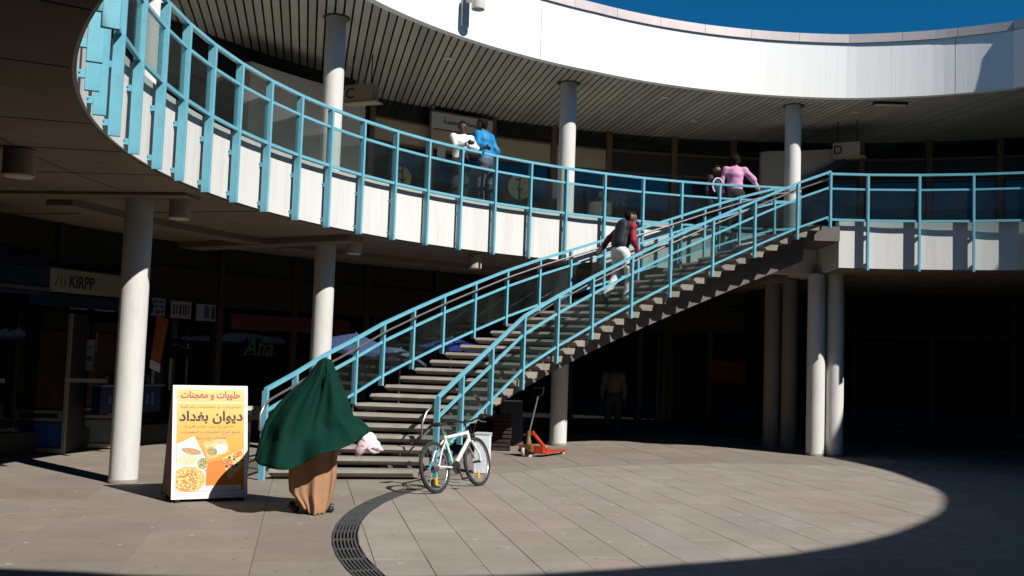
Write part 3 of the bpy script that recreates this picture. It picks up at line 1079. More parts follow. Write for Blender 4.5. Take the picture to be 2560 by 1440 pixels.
# ================================================================ shop signs and windows
def wall_thing(name, label, cat, a, r, z, group=None):
    return thing(name, label, cat, pol(r, a, z), R_(a - 90), group)
M_cardw = mat('white_sign_face', (0.48, 0.48, 0.47), 0.5, 0.05, 3.0)
M_signgrey = mat('greyish_sign_face', (0.24, 0.225, 0.185), 0.6, 0.1, 2.0)
M_blue = mat('blue_sheet', (0.008, 0.05, 0.20), 0.5, 0.15, 3.0)
M_nblue = mat('navy_canvas', (0.004, 0.009, 0.035), 0.85, 0.2, 3.0)
M_red = mat('red_sheet', (0.20, 0.015, 0.012), 0.5, 0.15, 3.0)
M_green = mat('green_script', (0.07, 0.11, 0.015), 0.5, 0.1, 3.0)
M_yellow = mat('yellow_print', (0.80, 0.52, 0.08), 0.5, 0.1, 4.0)
t = wall_thing('shop_sign', 'long pale shop sign reading KIRPP left of the nearest column', 'sign', 157.2, 13.95, 2.55)
MB().box((0, 0.05, 0.18), (1.95, 0.08, 0.36)).build('sign_board', M_signgrey, t)
MB().box((0, 0.0, 0.372), (1.99, 0.12, 0.02)).build('sign_trim', M_dframe, t)
put_text('KIRPP', 0.20, M_ink, t, -0.18, 0.008, 0.08, width=0.52, bold=0.03)
put_text('/ii', 0.18, M_green, t, -0.62, 0.008, 0.09, width=0.22)
t = wall_thing('blue_awning', 'dark blue rounded awning at the far left under the gallery', 'awning', 166.8, 13.15, 2.45)
mb = MB()
prof = [(0.0, 0.0), (0.0, 0.35), (0.10, 0.55), (0.28, 0.66), (0.62, 0.70), (0.62, 0.0)]
mb.loft([[(-1.0, y, z) for y, z in prof], [(0.55, y, z) for y, z in prof]])
mb.build('canopy', M_nblue, t)
MB().box((-0.22, -0.012, 0.06), (1.56, 0.02, 0.05)).build('valance_strip', mat('grey_strip', (0.06, 0.065, 0.07), 0.6), t)
t = wall_thing('blue_fascia', 'dark blue fascia band below the pale shop sign', 'panel', 156.5, 13.98, 2.32)
MB().box((0, 0.05, 0.10), (2.6, 0.08, 0.19)).build('band', M_nblue, t)
# white cards with pictures above the shop window
def card(a, z, w, h, label, deco):
    t = wall_thing('picture_card', label, 'sign', a, 14.08, z, 'white picture cards above the shop window')
    MB().box((0, 0.02, h / 2), (w, 0.03, h)).build('card', mat('grey_white_card', (0.24, 0.245, 0.27), 0.5, 0.1), t)
    for x, zz, sx, sz, m in deco:
        MB().box((x * w, 0.003, zz * h), (sx * w, 0.004, sz * h)).build('printed_shape', m, t)
card(150.6, 2.29, 0.30, 0.31, 'white card with blue chequered picture right behind the nearest column',
     [(-.28, .8, .3, .12, M_blue), (.2, .8, .35, .12, M_blue), (-.2, .55, .35, .12, M_blue), (.25, .52, .3, .14, M_blue), (-.05, .22, .3, .22, M_blue), (.3, .25, .2, .2, M_blue)])
card(148.5, 2.27, 0.46, 0.31, 'white card with a row of dark upright shapes above the shop window',
     [(-.36, .5, .07, .6, M_ink), (-.22, .5, .05, .5, M_ink), (-.05, .5, .09, .6, M_ink), (.1, .5, .05, .6, M_ink), (.22, .5, .08, .55, M_ink), (.36, .5, .05, .6, M_ink)])
card(146.15, 2.25, 0.44, 0.31, 'white card with a dark blue jar shape, rightmost of the cards',
     [(.02, .48, .26, .6, M_blue), (.02, .85, .16, .1, M_ink), (.36, .5, .18, .75, M_ink)])
card(157.6, 2.30, 0.36, 0.10, 'narrow white card edge below the pale shop sign, left one', [(-.1, .75, .3, .3, M_blue)])
card(155.3, 2.30, 0.42, 0.10, 'narrow white card edge below the pale shop sign, right one', [(.1, .75, .4, .3, M_blue)])
# leaning orange banner behind the column
t = wall_thing('hanging_banner', 'tilted orange and red banner hanging behind the nearest column', 'banner', 152.0, 13.65, 1.42)
B = MB()
B.add([(-0.16, 0, 0.10), (0.06, 0.0, 0.02), (0.24, 0.05, 0.80), (-0.02, 0.05, 0.86), (-0.16, 0.012, 0.10), (0.06, 0.012, 0.02), (0.24, 0.062, 0.80), (-0.02, 0.062, 0.86)],
      [(0, 1, 2, 3), (7, 6, 5, 4), (0, 4, 5, 1), (1, 5, 6, 2), (2, 6, 7, 3), (3, 7, 4, 0)])
B.build('banner_cloth', mat('orange_red_print', (0.30, 0.07, 0.012), 0.6, 0.45, 4.0), t)
B = MB()
B.hexa([(-0.17, -0.008, -0.04), (0.05, -0.008, -0.12), (0.05, 0.01, -0.12), (-0.17, 0.01, -0.04), (-0.16, -0.008, 0.10), (0.06, -0.008, 0.02), (0.06, 0.01, 0.02), (-0.16, 0.01, 0.10)])
B.build('white_tail', M_cardw, t)
# script sign
t = wall_thing('script_sign', 'green script sign reading Afia in a dark shop window', 'sign', 140.7, 14.18, 1.62)
put_text('Afia', 0.36, M_green, t, 0, 0, 0.0, width=0.72, shear=0.35)
B = MB()
B.tube([(-0.42, 0, 0.0), (-0.2, -0.002, 0.04), (0.05, 0, 0.03), (0.4, 0, 0.08)], 0.008, 6)
B.build('underline', M_green, t)
t = wall_thing('red_sign_band', 'dim red sign band over the shop behind the stair', 'sign', 137.5, 14.1, 2.12)
MB().box((0, 0.05, 0.16), (2.9, 0.06, 0.30)).build('band', mat('dim_red_band', (0.07, 0.012, 0.007), 0.6, 0.3, 2.0), t)
# poster boards in the left shop window
def poster(a, r, z, w, h, m, label, extra=()):
    t = wall_thing('window_poster', label, 'poster', a, r, z, 'posters in the shop windows')
    MB().box((0, 0, h / 2), (w, 0.012, h)).build('sheet', m, t)
    for x, zz, sx, sz, mm in extra:
        MB().box((x * w, -0.008, zz * h), (sx * w, 0.004, sz * h)).build('printed_shape', mm, t)
M_postg = mat('grey_poster', (0.14, 0.14, 0.145), 0.6, 0.25, 5.0)
poster(156.4, 14.2, 1.30, 0.40, 0.52, M_postg, 'grey notice with round symbols in the left shop window', [(-.25, .4, .3, .14, M_ink), (.25, .4, .26, .16, M_ink), (0, .75, .7, .04, M_ink)])
poster(154.9, 14.22, 1.62, 0.28, 0.32, mat('pinkish_poster', (0.15, 0.10, 0.10), 0.6, 0.3, 8.0), 'pinkish notice above a red one in the left shop window')
poster(154.7, 14.2, 1.25, 0.22, 0.32, M_red, 'red notice low in the left shop window')
poster(92.3, 14.2, 1.32, 0.95, 0.55, mat('dark_orange_poster', (0.10, 0.017, 0.006), 0.6, 0.5, 4.0), 'dim orange poster in the dark shop behind the paired columns')
poster(118.3, 14.2, 0.45, 0.55, 0.85, mat('dim_brown_poster', (0.04, 0.018, 0.006), 0.6, 0.5, 5.0), 'dim brown poster in the dark shop beside the shaded person')
poster(118.0, 14.18, 1.45, 0.42, 0.30, M_postg, 'grey sheet above the brown poster in the dark shop')
# blue counter banner
t = wall_thing('blue_counter', 'blue printed counter front in the left shop', 'counter', 153.8, 13.75, 0.62)
MB().box((0, 0.1, 0.22), (1.3, 0.2, 0.44)).build('counter_front', mat('navy_counter', (0.004, 0.014, 0.06), 0.5, 0.2), t)
MB().box((0, 0.08, 0.455), (1.36, 0.28, 0.03)).build('counter_top', M_postg, t)
for q in range(9):
    MB().box((-0.46 + q * 0.115, -0.003, 0.22), (0.055, 0.006, 0.12 + 0.05 * (q % 3))).build('printed_shape', mat('pale_blue_print', (0.05, 0.11, 0.20), 0.5), t)
for q in range(5):
    MB().lathe([(0.035, 0.47), (0.035, 0.55), (0.015, 0.58), (0.015, 0.62)], 12, (-0.5 + q * 0.22, 0.05, 0)).build('jar', M_postg, t)

# vending machines
def vending(x, y, rz, w, d, h, label, lowm):
    t = thing('vending_machine', label, 'machine', (x, y, 0), rz, 'vending machines by the shop')
    MB().box((0, d / 2 + 0.02, h / 2 + 0.03), (w - 0.03, d - 0.02, h - 0.02)).build('cabinet', M_dark, t)
    fr = mat('pale_metal_frame', (0.22, 0.21, 0.19), 0.4, 0.06, 5.0, metal=0.1)
    for s in (-1, 1):
        MB().box((s * (w / 2 - 0.025), -0.01, h / 2 + 0.02), (0.05, 0.06, h)).build('side_frame', fr, t)
    MB().box((0, -0.01, 0.06), (w - 0.102, 0.06, 0.07)).build('bottom_frame', fr, t)
    MB().box((0, -0.01, h - 0.02), (w - 0.102, 0.06, 0.07)).build('top_frame', fr, t)
    MB().box((0, 0.002, 0.30), (w - 0.11, 0.02, 0.38)).build('lower_panel', lowm, t)
    MB().box((0, -0.005, 0.60), (w - 0.11, 0.03, 0.17)).build('delivery_shelf', mat('grey_metal', (0.16, 0.16, 0.16), 0.45, 0.1), t)
    MB().box((0, -0.022, 0.60), (w - 0.26, 0.01, 0.07)).build('delivery_slot', M_black, t)
    MB().box((0, 0.0, 1.32), (w - 0.11, 0.02, 1.20)).build('picture_front', mat('dark_picture_front', (0.05, 0.03, 0.015), 0.3, 0.6, 3.0), t)
    MB().lathe([(0.22, -0.004), (0.20, 0.0), (0.02, 0.006)], 24).build('printed_dish', M_yellow, t)
    t.children[-1].rotation_euler = (R_(90), 0, 0)
    t.children[-1].location = (0, -0.014, 1.22)
    for s in (-1, 1):
        MB().box((s * (w / 2 - 0.06), d * 0.5, 0.02), (0.05, d * 0.8, 0.04)).build('foot', M_black, t)
    return t
vending(-7.36, 15.95, R_(3), 0.84, 0.7, 2.2, 'vending machine with a blue lower panel, left of the nearest column', M_blue)
vending(-6.90, 16.95, R_(18), 0.66, 0.6, 2.1, 'vending machine with a dark grey lower panel just left of the nearest column', mat('grey_green_panel', (0.10, 0.12, 0.11), 0.5))

# upper-floor shop details
t = wall_thing('shop_sign', 'white upper-floor shop sign with Arabic lettering behind the two talking men', 'sign', 120.3, 14.45, 7.06)
MB().box((0, 0.05, 0.17), (1.62, 0.09, 0.36)).build('sign_board', M_cardw, t)
MB().box((0, 0.03, 0.365), (1.70, 0.13, 0.03)).build('sign_trim', M_brownf, t)
put_text(arabic('المحمصة'), 0.15, M_ink, t, -0.25, 0.004, 0.11, width=0.52, bold=0.03)
put_text(arabic('جمة'), 0.13, M_ink, t, 0.25, 0.004, 0.11, width=0.26, bold=0.03)
t = wall_thing('yellow_shop_front', 'beige panelled front of the upper shop below its white sign', 'panel', 119.8, 14.50, ZD)
MB().box((0, 0.06, 2.30), (1.75, 0.08, 0.44)).build('beige_panel', M_beige, t)
MB().box((-0.90, 0.02, 1.52), (0.06, 0.12, 3.04)).build('frame_post', M_beige, t)
t = wall_thing('paper_notice', 'white paper notice on the upper shop door left of the white shirt', 'notice', 122.3, 14.52, 6.36)
MB().box((0, 0, 0.14), (0.22, 0.006, 0.29)).build('sheet', M_cardw, t)
t = wall_thing('paper_notice', 'white paper notice on the window left of the middle upper column', 'notice', 110.0, 14.60, 5.74)
MB().box((0, 0, 0.2), (0.17, 0.006, 0.41)).build('sheet', M_cardw, t)
for a0, a1, zl, zh, mm, lab in ((98.0, 103.9, 5.75, 6.50, mat('blue_grey_reflection', (0.10, 0.13, 0.20), 0.6, 0.08), 'blue grey blind painted in sky colour, in the upper shop window above the climbing person'),
                              (105.0, 109.6, 6.0, 6.50, mat('turquoise_reflection', (0.11, 0.27, 0.35), 0.6, 0.08), 'turquoise blind painted in sky colour, in the upper shop window behind the domed ornament'),
                              (92.0, 97.0, 5.9, 6.50, mat('dim_blue_reflection', (0.06, 0.09, 0.14), 0.6, 0.08), 'dim blue blind painted in sky colour, in the upper shop window beside the pink shirt')):
    am = (a0 + a1) / 2
    t = wall_thing('painted_reflection', lab, 'reflection', am, 14.86, zl)  # coloured sheet behind the pane stands in for the sky's reflection
    MB().box((0, 0, (zh - zl) / 2), (2 * 14.86 * math.sin(R_((a1 - a0) / 2)), 0.02, zh - zl)).build('reflection_sheet', mm, t)
    MB().tube([(-0.6, -0.02, 0.0), (0.6, -0.02, 0.0)], 0.015, 6).build('bottom_bar', M_brownf, t)
def emblem(a, z, r, label):
    t = wall_thing('window_emblem', label, 'emblem', a, 14.66, z)
    B = MB()
    n = 28
    for s, m, nm in ((-1, mat('sage_print', (0.46, 0.50, 0.36), 0.6, 0.35, 9.0), 'left_half'), (1, mat('ochre_print', (0.52, 0.45, 0.20), 0.6, 0.35, 9.0), 'right_half')):
        B = MB()
        P = [(s * (0.02 + (r - 0.02) * math.sin(math.pi * k / n)), 0, r * math.cos(math.pi * k / n)) for k in range(n + 1)]
        Q = [(x, 0.004, z_) for x, y, z_ in P]
        B.loft([P, Q])
        B.build(nm, m, t)
    B = MB()
    B.box((0, -0.004, -r * 0.55), (0.05, 0.006, r * 0.9))
    B.box((0.05, -0.004, -r * 0.2), (0.03, 0.006, r * 0.35), M=Matrix.Rotation(R_(35), 3, 'Y'))
    B.box((-0.05, -0.004, -r * 0.2), (0.03, 0.006, r * 0.35), M=Matrix.Rotation(R_(-35), 3, 'Y'))
    B.build('tree_trunk_print', M_ink, t)
    B = MB()
    B.box((-0.06, -0.004, r * 0.55), (0.10, 0.006, 0.06))
    B.build('red_bird_print', M_red, t)
emblem(113.7, 5.94, 0.31, 'round tree emblem on the upper shop window between the blue jacket and the middle column')
emblem(125.9, 5.80, 0.24, 'round dim emblem on the upper shop window left of the white shirt')
t = wall_thing('window_lettering', 'small white handwriting on the dark upper window above the climbing person', 'lettering', 103.15, 14.68, 5.72)
B = MB()
rnd = random.Random(3)
for q in range(26):
    x, z_ = rnd.uniform(-0.2, 0.2), rnd.uniform(0, 0.36)
    B.tube([(x, 0, z_), (x + rnd.uniform(-.05, .05), 0, z_ + rnd.uniform(-.05, .05)), (x + rnd.uniform(-.06, .06), 0, z_ + rnd.uniform(-.04, .04))], 0.008, 5)
B.build('strokes', M_cardw, t)
t = thing('domed_ornament', 'beige domed ornament with a tall spire in the upper shop window', 'ornament', tuple(pol(14.2, 105.9, ZD)))
ms = mat('sand_coloured_plaster', (0.74, 0.69, 0.52), 0.7, 0.1, 8.0)
MB().lathe([(0.24, 0.72), (0.33, 0.76), (0.33, 0.80), (0.27, 0.82), (0.28, 1.06), (0.30, 1.10), (0.29, 1.14), (0.20, 1.20), (0.10, 1.26), (0.05, 1.34), (0.04, 1.42)], 28).build('dome', ms, t, 'yes')
MB().lathe([(0.04, 1.42), (0.05, 1.5), (0.03, 1.56), (0.045, 1.66), (0.02, 1.74), (0.03, 1.80), (0.005, 1.9)], 16).build('spire', mat('dark_ornament_metal', (0.10, 0.10, 0.09), 0.4, 0.1), t, 'yes')
for q in range(14):
    a_ = 2 * math.pi * q / 14
    MB().box((0.283 * math.cos(a_), 0.283 * math.sin(a_), 0.94), (0.03, 0.05, 0.20), a_).build('rib', ms, t)
MB().box((0, 0, 0.36), (0.62, 0.5, 0.72)).build('plinth', M_dark, t)

# ================================================================ street objects
# -- food sign (A-board)
t = thing('food_sign_board', 'large white framed A-board with yellow food poster in Arabic', 'sign', (-3.50, 11.89, 0), R_(29.2))
tl = math.atan2(0.25, 1.28)
PH = 1.30
M_frame = mat('white_sign_frame', (0.64, 0.64, 0.63), 0.45, 0.05, 6.0)
fp = MB().box((0, 0, PH / 2), (0.86, 0.026, PH)).build('front_panel', M_frame, t)
fp.location = (0, -0.25, 0.035)
fp.rotation_euler = (-tl, 0, 0)
bp = MB().box((0, 0, PH / 2), (0.86, 0.022, PH)).build('back_panel', mat('brown_board_back', (0.16, 0.08, 0.038), 0.7, 0.25, 4.0), t)
bp.location = (0, 0.30, 0.03)
bp.rotation_euler = (math.atan2(0.28, 1.28), 0, 0)
for s in (-1, 1):
    B = MB()
    B.hexa([(s * 0.435, -0.225, 0.06), (s * 0.435 - s * 0.012, -0.225, 0.06), (s * 0.435 - s * 0.012, 0.27, 0.06), (s * 0.435, 0.27, 0.06),
            (s * 0.435, -0.012, 1.27), (s * 0.435 - s * 0.012, -0.012, 1.27), (s * 0.435 - s * 0.012, 0.012, 1.27), (s * 0.435, 0.012, 1.27)])
    B.build('side_web', MATS['brown_board_back'], t)
for s in (-1, 1):
    for y in (-0.25, 0.30):
        MB().box((s * 0.36, y, 0.018), (0.05, 0.05, 0.036)).build('foot', M_black, t)
def ppt(px, py):
    return ((px - 515) * 0.000995, (1340 - py) * 0.001045)
pm_ = bpy.data.materials.new('poster_print')
pm_.use_nodes = True
_nt = pm_.node_tree
_b = _nt.nodes['Principled BSDF']
_b.inputs['Roughness'].default_value = 0.35
_tc = _nt.nodes.new('ShaderNodeTexCoord')
_sx = _nt.nodes.new('ShaderNodeSeparateXYZ')
_cr = _nt.nodes.new('ShaderNodeValToRGB')
_cr.color_ramp.elements[0].position = 0.15
_cr.color_ramp.elements[0].color = (0.62, 0.19, 0.012, 1)
_cr.color_ramp.elements[1].position = 1.0
_cr.color_ramp.elements[1].color = (0.66, 0.45, 0.16, 1)
_e = _cr.color_ramp.elements.new(0.62)
_e.color = (0.66, 0.34, 0.05, 1)
_nt.links.new(_tc.outputs['Generated'], _sx.inputs[0])
_nt.links.new(_sx.outputs['Z'], _cr.inputs['Fac'])
_nt.links.new(_cr.outputs['Color'], _b.inputs['Base Color'])
x0, z0 = ppt(130, 1262)
x1, z1 = ppt(905, 140)
MB().box(((x0 + x1) / 2, -0.0145, (z0 + z1) / 2), (x1 - x0, 0.002, z1 - z0)).build('poster', pm_, fp)
def ptile(poly, m, lv, name='printed_tile'):
    P = [(ppt(*q)[0], -0.0160 - lv * 0.0005, ppt(*q)[1]) for q in poly]
    Q = [(x, -0.0154 - lv * 0.0005 + 0.0003, z) for x, y, z in P]
    B = MB()
    B.loft([P, Q])
    return B.build(name, m, fp)
def pell(cx_, cy_, rx_, ry_, m, lv, name='printed_food', n=26, rot=0, lo=None):
    pts = []
    for k in range(n):
        a_ = 2 * math.pi * k / n
        u, v = rx_ * math.cos(a_), ry_ * math.sin(a_)
        x, y = cx_ + u * math.cos(rot) - v * math.sin(rot), cy_ + u * math.sin(rot) + v * math.cos(rot)
        if lo:
            x = max(x, lo)
        pts.append((x, min(y, 1258)))
    return ptile(pts, m, lv, name)
def food(name, c1, c2, scale=60):
    if name in MATS:
        return MATS[name]
    m = bpy.data.materials.new(name)
    m.use_nodes = True
    nt = m.node_tree
    b = nt.nodes['Principled BSDF']
    b.inputs['Roughness'].default_value = 0.4
    n1 = nt.nodes.new('ShaderNodeTexNoise')
    n1.inputs['Scale'].default_value = scale
    n1.inputs['Detail'].default_value = 3
    tc = nt.nodes.new('ShaderNodeTexCoord')
    cr = nt.nodes.new('ShaderNodeValToRGB')
    cr.color_ramp.elements[0].position = 0.46
    cr.color_ramp.elements[0].color = (*c1, 1)
    cr.color_ramp.elements[1].position = 0.54
    cr.color_ramp.elements[1].color = (*c2, 1)
    nt.links.new(tc.outputs['Object'], n1.inputs['Vector'])
    nt.links.new(n1.outputs['Fac'], cr.inputs['Fac'])
    nt.links.new(cr.outputs['Color'], b.inputs['Base Color'])
    MATS[name] = m
    return m
M_pwhite = mat('poster_white', (0.64, 0.64, 0.63), 0.4, 0.02)
ptile([(135, 745), (330, 662), (478, 940), (470, 1030), (360, 1005), (135, 985)], M_pwhite, 1)
pell(300, 825, 112, 36, food('bread_brown', (0.30, 0.14, 0.05), (0.46, 0.28, 0.12)), 2, rot=0.2)
pell(430, 960, 62, 60, food('dark_olive_food', (0.12, 0.12, 0.04), (0.45, 0.38, 0.16), 80), 2)
pell(255, 915, 118, 58, food('bread_cream', (0.50, 0.40, 0.22), (0.60, 0.52, 0.36)), 3, lo=136)
ptile([(135, 985), (420, 1000), (468, 1060), (455, 1258), (135, 1258)], M_pwhite, 1)
pell(268, 1130, 192, 142, food('pizza_crust', (0.50, 0.28, 0.06), (0.66, 0.44, 0.14)), 3, lo=136)
pell(255, 1135, 160, 118, food('pizza_top', (0.52, 0.12, 0.02), (0.66, 0.48, 0.16), 45), 4, lo=137)
ptile([(428, 735), (560, 700), (690, 690), (738, 835), (600, 890), (488, 928)], food('salad_tile', (0.60, 0.30, 0.06), (0.52, 0.42, 0.2), 30), 1)
pell(625, 805, 88, 52, food('white_cheese', (0.68, 0.70, 0.50), (0.78, 0.77, 0.66), 70), 2, rot=-0.3)
pell(535, 830, 60, 45, food('green_garnish', (0.16, 0.20, 0.03), (0.50, 0.25, 0.05), 60), 2)
ptile([(485, 950), (648, 925), (725, 1150), (480, 1188)], mat('orange_tile', (0.60, 0.15, 0.01), 0.4, 0.06, 6.0), 1)
ptile([(655, 905), (900, 800), (900, 985), (728, 1148)], food('pasta_tile', (0.60, 0.34, 0.08), (0.60, 0.46, 0.2), 35), 1)
pell(715, 960, 58, 52, food('tomato_food', (0.45, 0.05, 0.01), (0.60, 0.22, 0.04), 50), 2)
for x_, y_ in ((770, 990), (790, 920), (735, 900), (700, 1000), (815, 985), (880, 935)):
    pell(x_, y_, 17, 13, M_ink, 3, n=10)
pell(830, 870, 60, 30, food('tomato_food', (0, 0, 0), (0, 0, 0)), 2, rot=-0.4)
ptile([(462, 1205), (872, 1200), (872, 1254), (462, 1256)], M_pwhite, 2)
for q in range(9):
    ptile([(520 + q * 34, 1218), (538 + q * 34, 1218), (538 + q * 34, 1240), (520 + q * 34, 1240)], mat('faint_print', (0.45, 0.40, 0.32), 0.5), 3, 'printed_mark')
ptile([(135, 288), (900, 284), (900, 292), (135, 296)], M_pwhite, 1)
M_crim = mat('crimson_lettering', (0.42, 0.02, 0.06), 0.4, 0.05)
M_thin = mat('brown_lettering', (0.42, 0.22, 0.06), 0.4, 0.05)
M_purp = mat('purple_lettering', (0.30, 0.12, 0.30), 0.4, 0.05)
def ptext(s, px, py, w, h, m, bold=0.0):
    x, z = ppt(px, py)
    put_text(s, h * 0.00104, m, fp, x, -0.0175, z, width=w * 0.00102, bold=bold)
ptext(arabic('حلويات و معجنات'), 515, 262, 670, 104, M_crim, 0.02)
ptext(arabic('مشويات و معجنات شرقية'), 520, 358, 690, 46, M_thin)
ptext(arabic('ديوان بغداد'), 522, 528, 715, 148, M_ink, 0.028)
ptext(arabic('حلويات شرقية'), 500, 572, 560, 34, M_thin)
ptext(arabic('جميع انواع الحلويات و المعجنات'), 520, 640, 680, 44, M_purp)
ptext(arabic('طلبات خارجية'), 530, 706, 340, 42, M_purp)

# -- bicycle, leaning against the stair newel
bike = thing('bicycle', 'white bicycle leaning against the blue newel at the foot of the stair', 'bicycle', (-0.86, 13.02, 0))
bike.rotation_euler = (R_(-10.5), 0, R_(60.0))
WR = 0.33
def wheel(parent, x, steer=0.0, rear=False):
    root = MB()
    n = 40
    root.tube([(WR * 0.94 * math.cos(2 * math.pi * k / n), 0, WR * 0.94 * math.sin(2 * math.pi * k / n)) for k in range(n)], 0.025, 10, True)
    w = root.build('wheel', M_rubber, parent, 'all')
    w.location = (x, 0, WR)
    w.rotation_euler = (0, 0, steer)
    B = MB()
    B.tube([(WR * 0.86 * math.cos(2 * math.pi * k / n), 0, WR * 0.86 * math.sin(2 * math.pi * k / n)) for k in range(n)], 0.012, 8, True)
    B.build('rim', M_metal, w, 'all')
    B = MB()
    for k in range(20):
        a_ = 2 * math.pi * k / 20
        s = 1 if k % 2 else -1
        B.tube([(0.02 * math.cos(a_ + 0.5 * s), s * 0.028, 0.02 * math.sin(a_ + 0.5 * s)), (WR * 0.86 * math.cos(a_), 0, WR * 0.86 * math.sin(a_))], 0.0018, 4)
    B.build('spokes', M_metal, w)
    B = MB()
    B.tube([(0, -0.06, 0), (0, 0.06, 0)], 0.018, 10)
    B.build('hub', M_bplast, w, 'yes')
    B = MB()
    B.box((0.0, 0.0, -WR * 0.55), (0.05, 0.012, 0.09))
    B.build('reflector', mat('amber_reflector', (0.75, 0.30, 0.02), 0.25, 0.05), w)
    if rear:
        B = MB()
        for k, rr in enumerate((0.062, 0.055, 0.048, 0.041, 0.034)):
            B.tube([(0, -0.030 - k * 0.006, 0), (0, -0.033 - k * 0.006, 0)], rr, 20)
        B.build('sprockets', M_metal, w)
        B = MB()
        B.tube([(0, 0.034, 0), (0, 0.036, 0)], 0.075, 24)
        B.build('spoke_guard', mat('blue_tinted_disc', (0.08, 0.28, 0.38), 0.3, 0.2), w)
    return w
WBASE = 1.03
wheel(bike, 0.0, 0, True)
wheel(bike, WBASE, R_(1))
bb = Vector((0.43, 0, 0.29))
st = Vector((0.30, 0, 0.72))
hd0, hd1 = Vector((0.885, 0, 0.64)), Vector((0.855, 0, 0.76))
ra = Vector((0, 0, WR))
fa = Vector((WBASE, 0, WR))
B = MB()
B.tube([bb, st], 0.021, 10)
B.tube([st + Vector((0.004, 0, -0.03)), hd1 - Vector((-0.01, 0, 0.03))], 0.024, 10)
B.tube([bb, hd0], 0.029, 10)
B.tube([hd0 + (hd0 - hd1) * 0.2, hd1], 0.027, 12)
for s in (-1, 1):
    B.tube([bb + Vector((-0.02, s * 0.03, 0)), Vector((0.08, s * 0.055, 0.325)), ra + Vector((0, s * 0.065, 0))], 0.013, 8)
    B.tube([st + Vector((0, s * 0.02, -0.06)), Vector((0.12, s * 0.055, 0.52)), ra + Vector((0, s * 0.065, 0))], 0.012, 8)
B.tube([bb + Vector((0, -0.04, 0)), bb + Vector((0, 0.04, 0))], 0.024, 12)
B.build('frame', M_bwhite, bike, 'yes')
B = MB()
cr_ = hd0 + (hd0 - hd1) * 0.3
for s in (-1, 1):
    B.tube([cr_ + Vector((0, s * 0.045, 0.0)), fa + Vector((-0.01, s * 0.058, 0.10)), fa + Vector((0, s * 0.058, 0))], 0.017, 8)
B.tube([cr_ + Vector((0, -0.055, 0)), cr_ + Vector((0, 0.055, 0))], 0.017, 8)
B.build('fork', M_bwhite, bike, 'yes')
B = MB()
stem = hd1 + Vector((0.05, 0, 0.12))
B.tube([hd1, hd1 + Vector((-0.015, 0, 0.09)), stem], 0.014, 8)
B.tube([stem + Vector((-0.06, 0.31, 0.03)), stem + Vector((-0.02, 0.16, 0.025)), stem + Vector((0, 0.05, 0)), stem + Vector((0, -0.05, 0)), stem + Vector((-0.02, -0.16, 0.025)), stem + Vector((-0.06, -0.31, 0.03))], 0.0125, 8)
hb = B.build('handlebar', M_bplast, bike, 'yes')
for s in (-1, 1):
    B = MB()
    B.tube([stem + Vector((-0.036, s * 0.21, 0.028)), stem + Vector((-0.062, s * 0.32, 0.031))], 0.019, 10)
    B.build('grip', M_rubber, hb, 'yes')
    B = MB()
    B.tube([stem + Vector((0.0, s * 0.17, 0.01)), stem + Vector((0.05, s * 0.19, -0.02)), stem + Vector((0.035, s * 0.27, -0.035))], 0.006, 6)
    B.build('brake_lever', M_metal, hb)
B = MB()
for s in (-1, 1):
    B.tube([stem + Vector((0.02, s * 0.17, 0.0)), stem + Vector((0.13, s * 0.06, -0.02)), stem + Vector((0.09, s * 0.01, -0.16)), cr_ + Vector((0.03, s * 0.02, 0.02))], 0.0035, 5)
B.build('brake_cables', M_bplast, bike)
B = MB()
B.tube([st, st + Vector((-0.035, 0, 0.12))], 0.013, 10)
B.build('seat_post', M_metal, bike, 'yes')
sc_ = st + Vector((-0.05, 0, 0.15))
rings = []
for x, w_, zt, zb in ((-0.13, 0.055, 0.012, -0.02), (-0.11, 0.078, 0.028, -0.025), (-0.05, 0.075, 0.03, -0.028), (0.02, 0.04, 0.02, -0.022), (0.10, 0.022, 0.018, -0.02), (0.14, 0.010, 0.008, -0.012)):
    rings.append([sc_ + Vector((x, w_ * math.cos(q), (zt if math.sin(q) > 0 else -zb) * math.sin(q))) for q in [2 * math.pi * k / 14 for k in range(14)]])
B = MB()
B.loft(rings)
B.build('saddle', M_bplast, bike, 'all')
B = MB()
n = 36
B.tube([bb + Vector((0, -0.05, 0)), bb + Vector((0, -0.055, 0))], 0.088, 30)
cw = B.build('chainwheel', M_bplast, bike)
B = MB()
for s, sg in ((-1, 1), (1, -1)):
    e = bb + Vector((0.06 * sg, s * 0.085, -0.155 * sg))
    B.tube([bb + Vector((0, s * 0.07, 0)), e], 0.011, 8)
    B.box(tuple(e + Vector((0, s * 0.055, 0))), (0.085, 0.09, 0.022))
B.build('cranks_and_pedals', M_bplast, bike)
B = MB()
B.tube([bb + Vector((-0.01, -0.052, 0.087)), Vector((0.0, -0.045, WR + 0.045))], 0.004, 5)
B.tube([bb + Vector((-0.01, -0.052, -0.087)), Vector((0.02, -0.045, WR - 0.12)), Vector((0.0, -0.045, WR - 0.05))], 0.004, 5)
B.build('chain', M_grate, bike)
B = MB()
lk = [st + Vector((0.02, 0.02, 0.06)), st + Vector((0.09, 0.05, 0.05)), st + Vector((0.13, 0.03, -0.06)), st + Vector((0.09, -0.03, -0.13)), st + Vector((0.03, -0.03, -0.06))]
B.tube(lk + [lk[0]], 0.008, 6)
B.build('cable_lock', mat('green_cable', (0.04, 0.26, 0.05), 0.5, 0.1), bike)
B = MB()
B.box((bb.x - 0.06, 0.02, bb.z + 0.14), (0.07, 0.07, 0.18), M=Matrix.Rotation(R_(18), 3, 'Y'))
B.build('water_bottle', mat('teal_bottle', (0.03, 0.20, 0.22), 0.4, 0.1), bike)

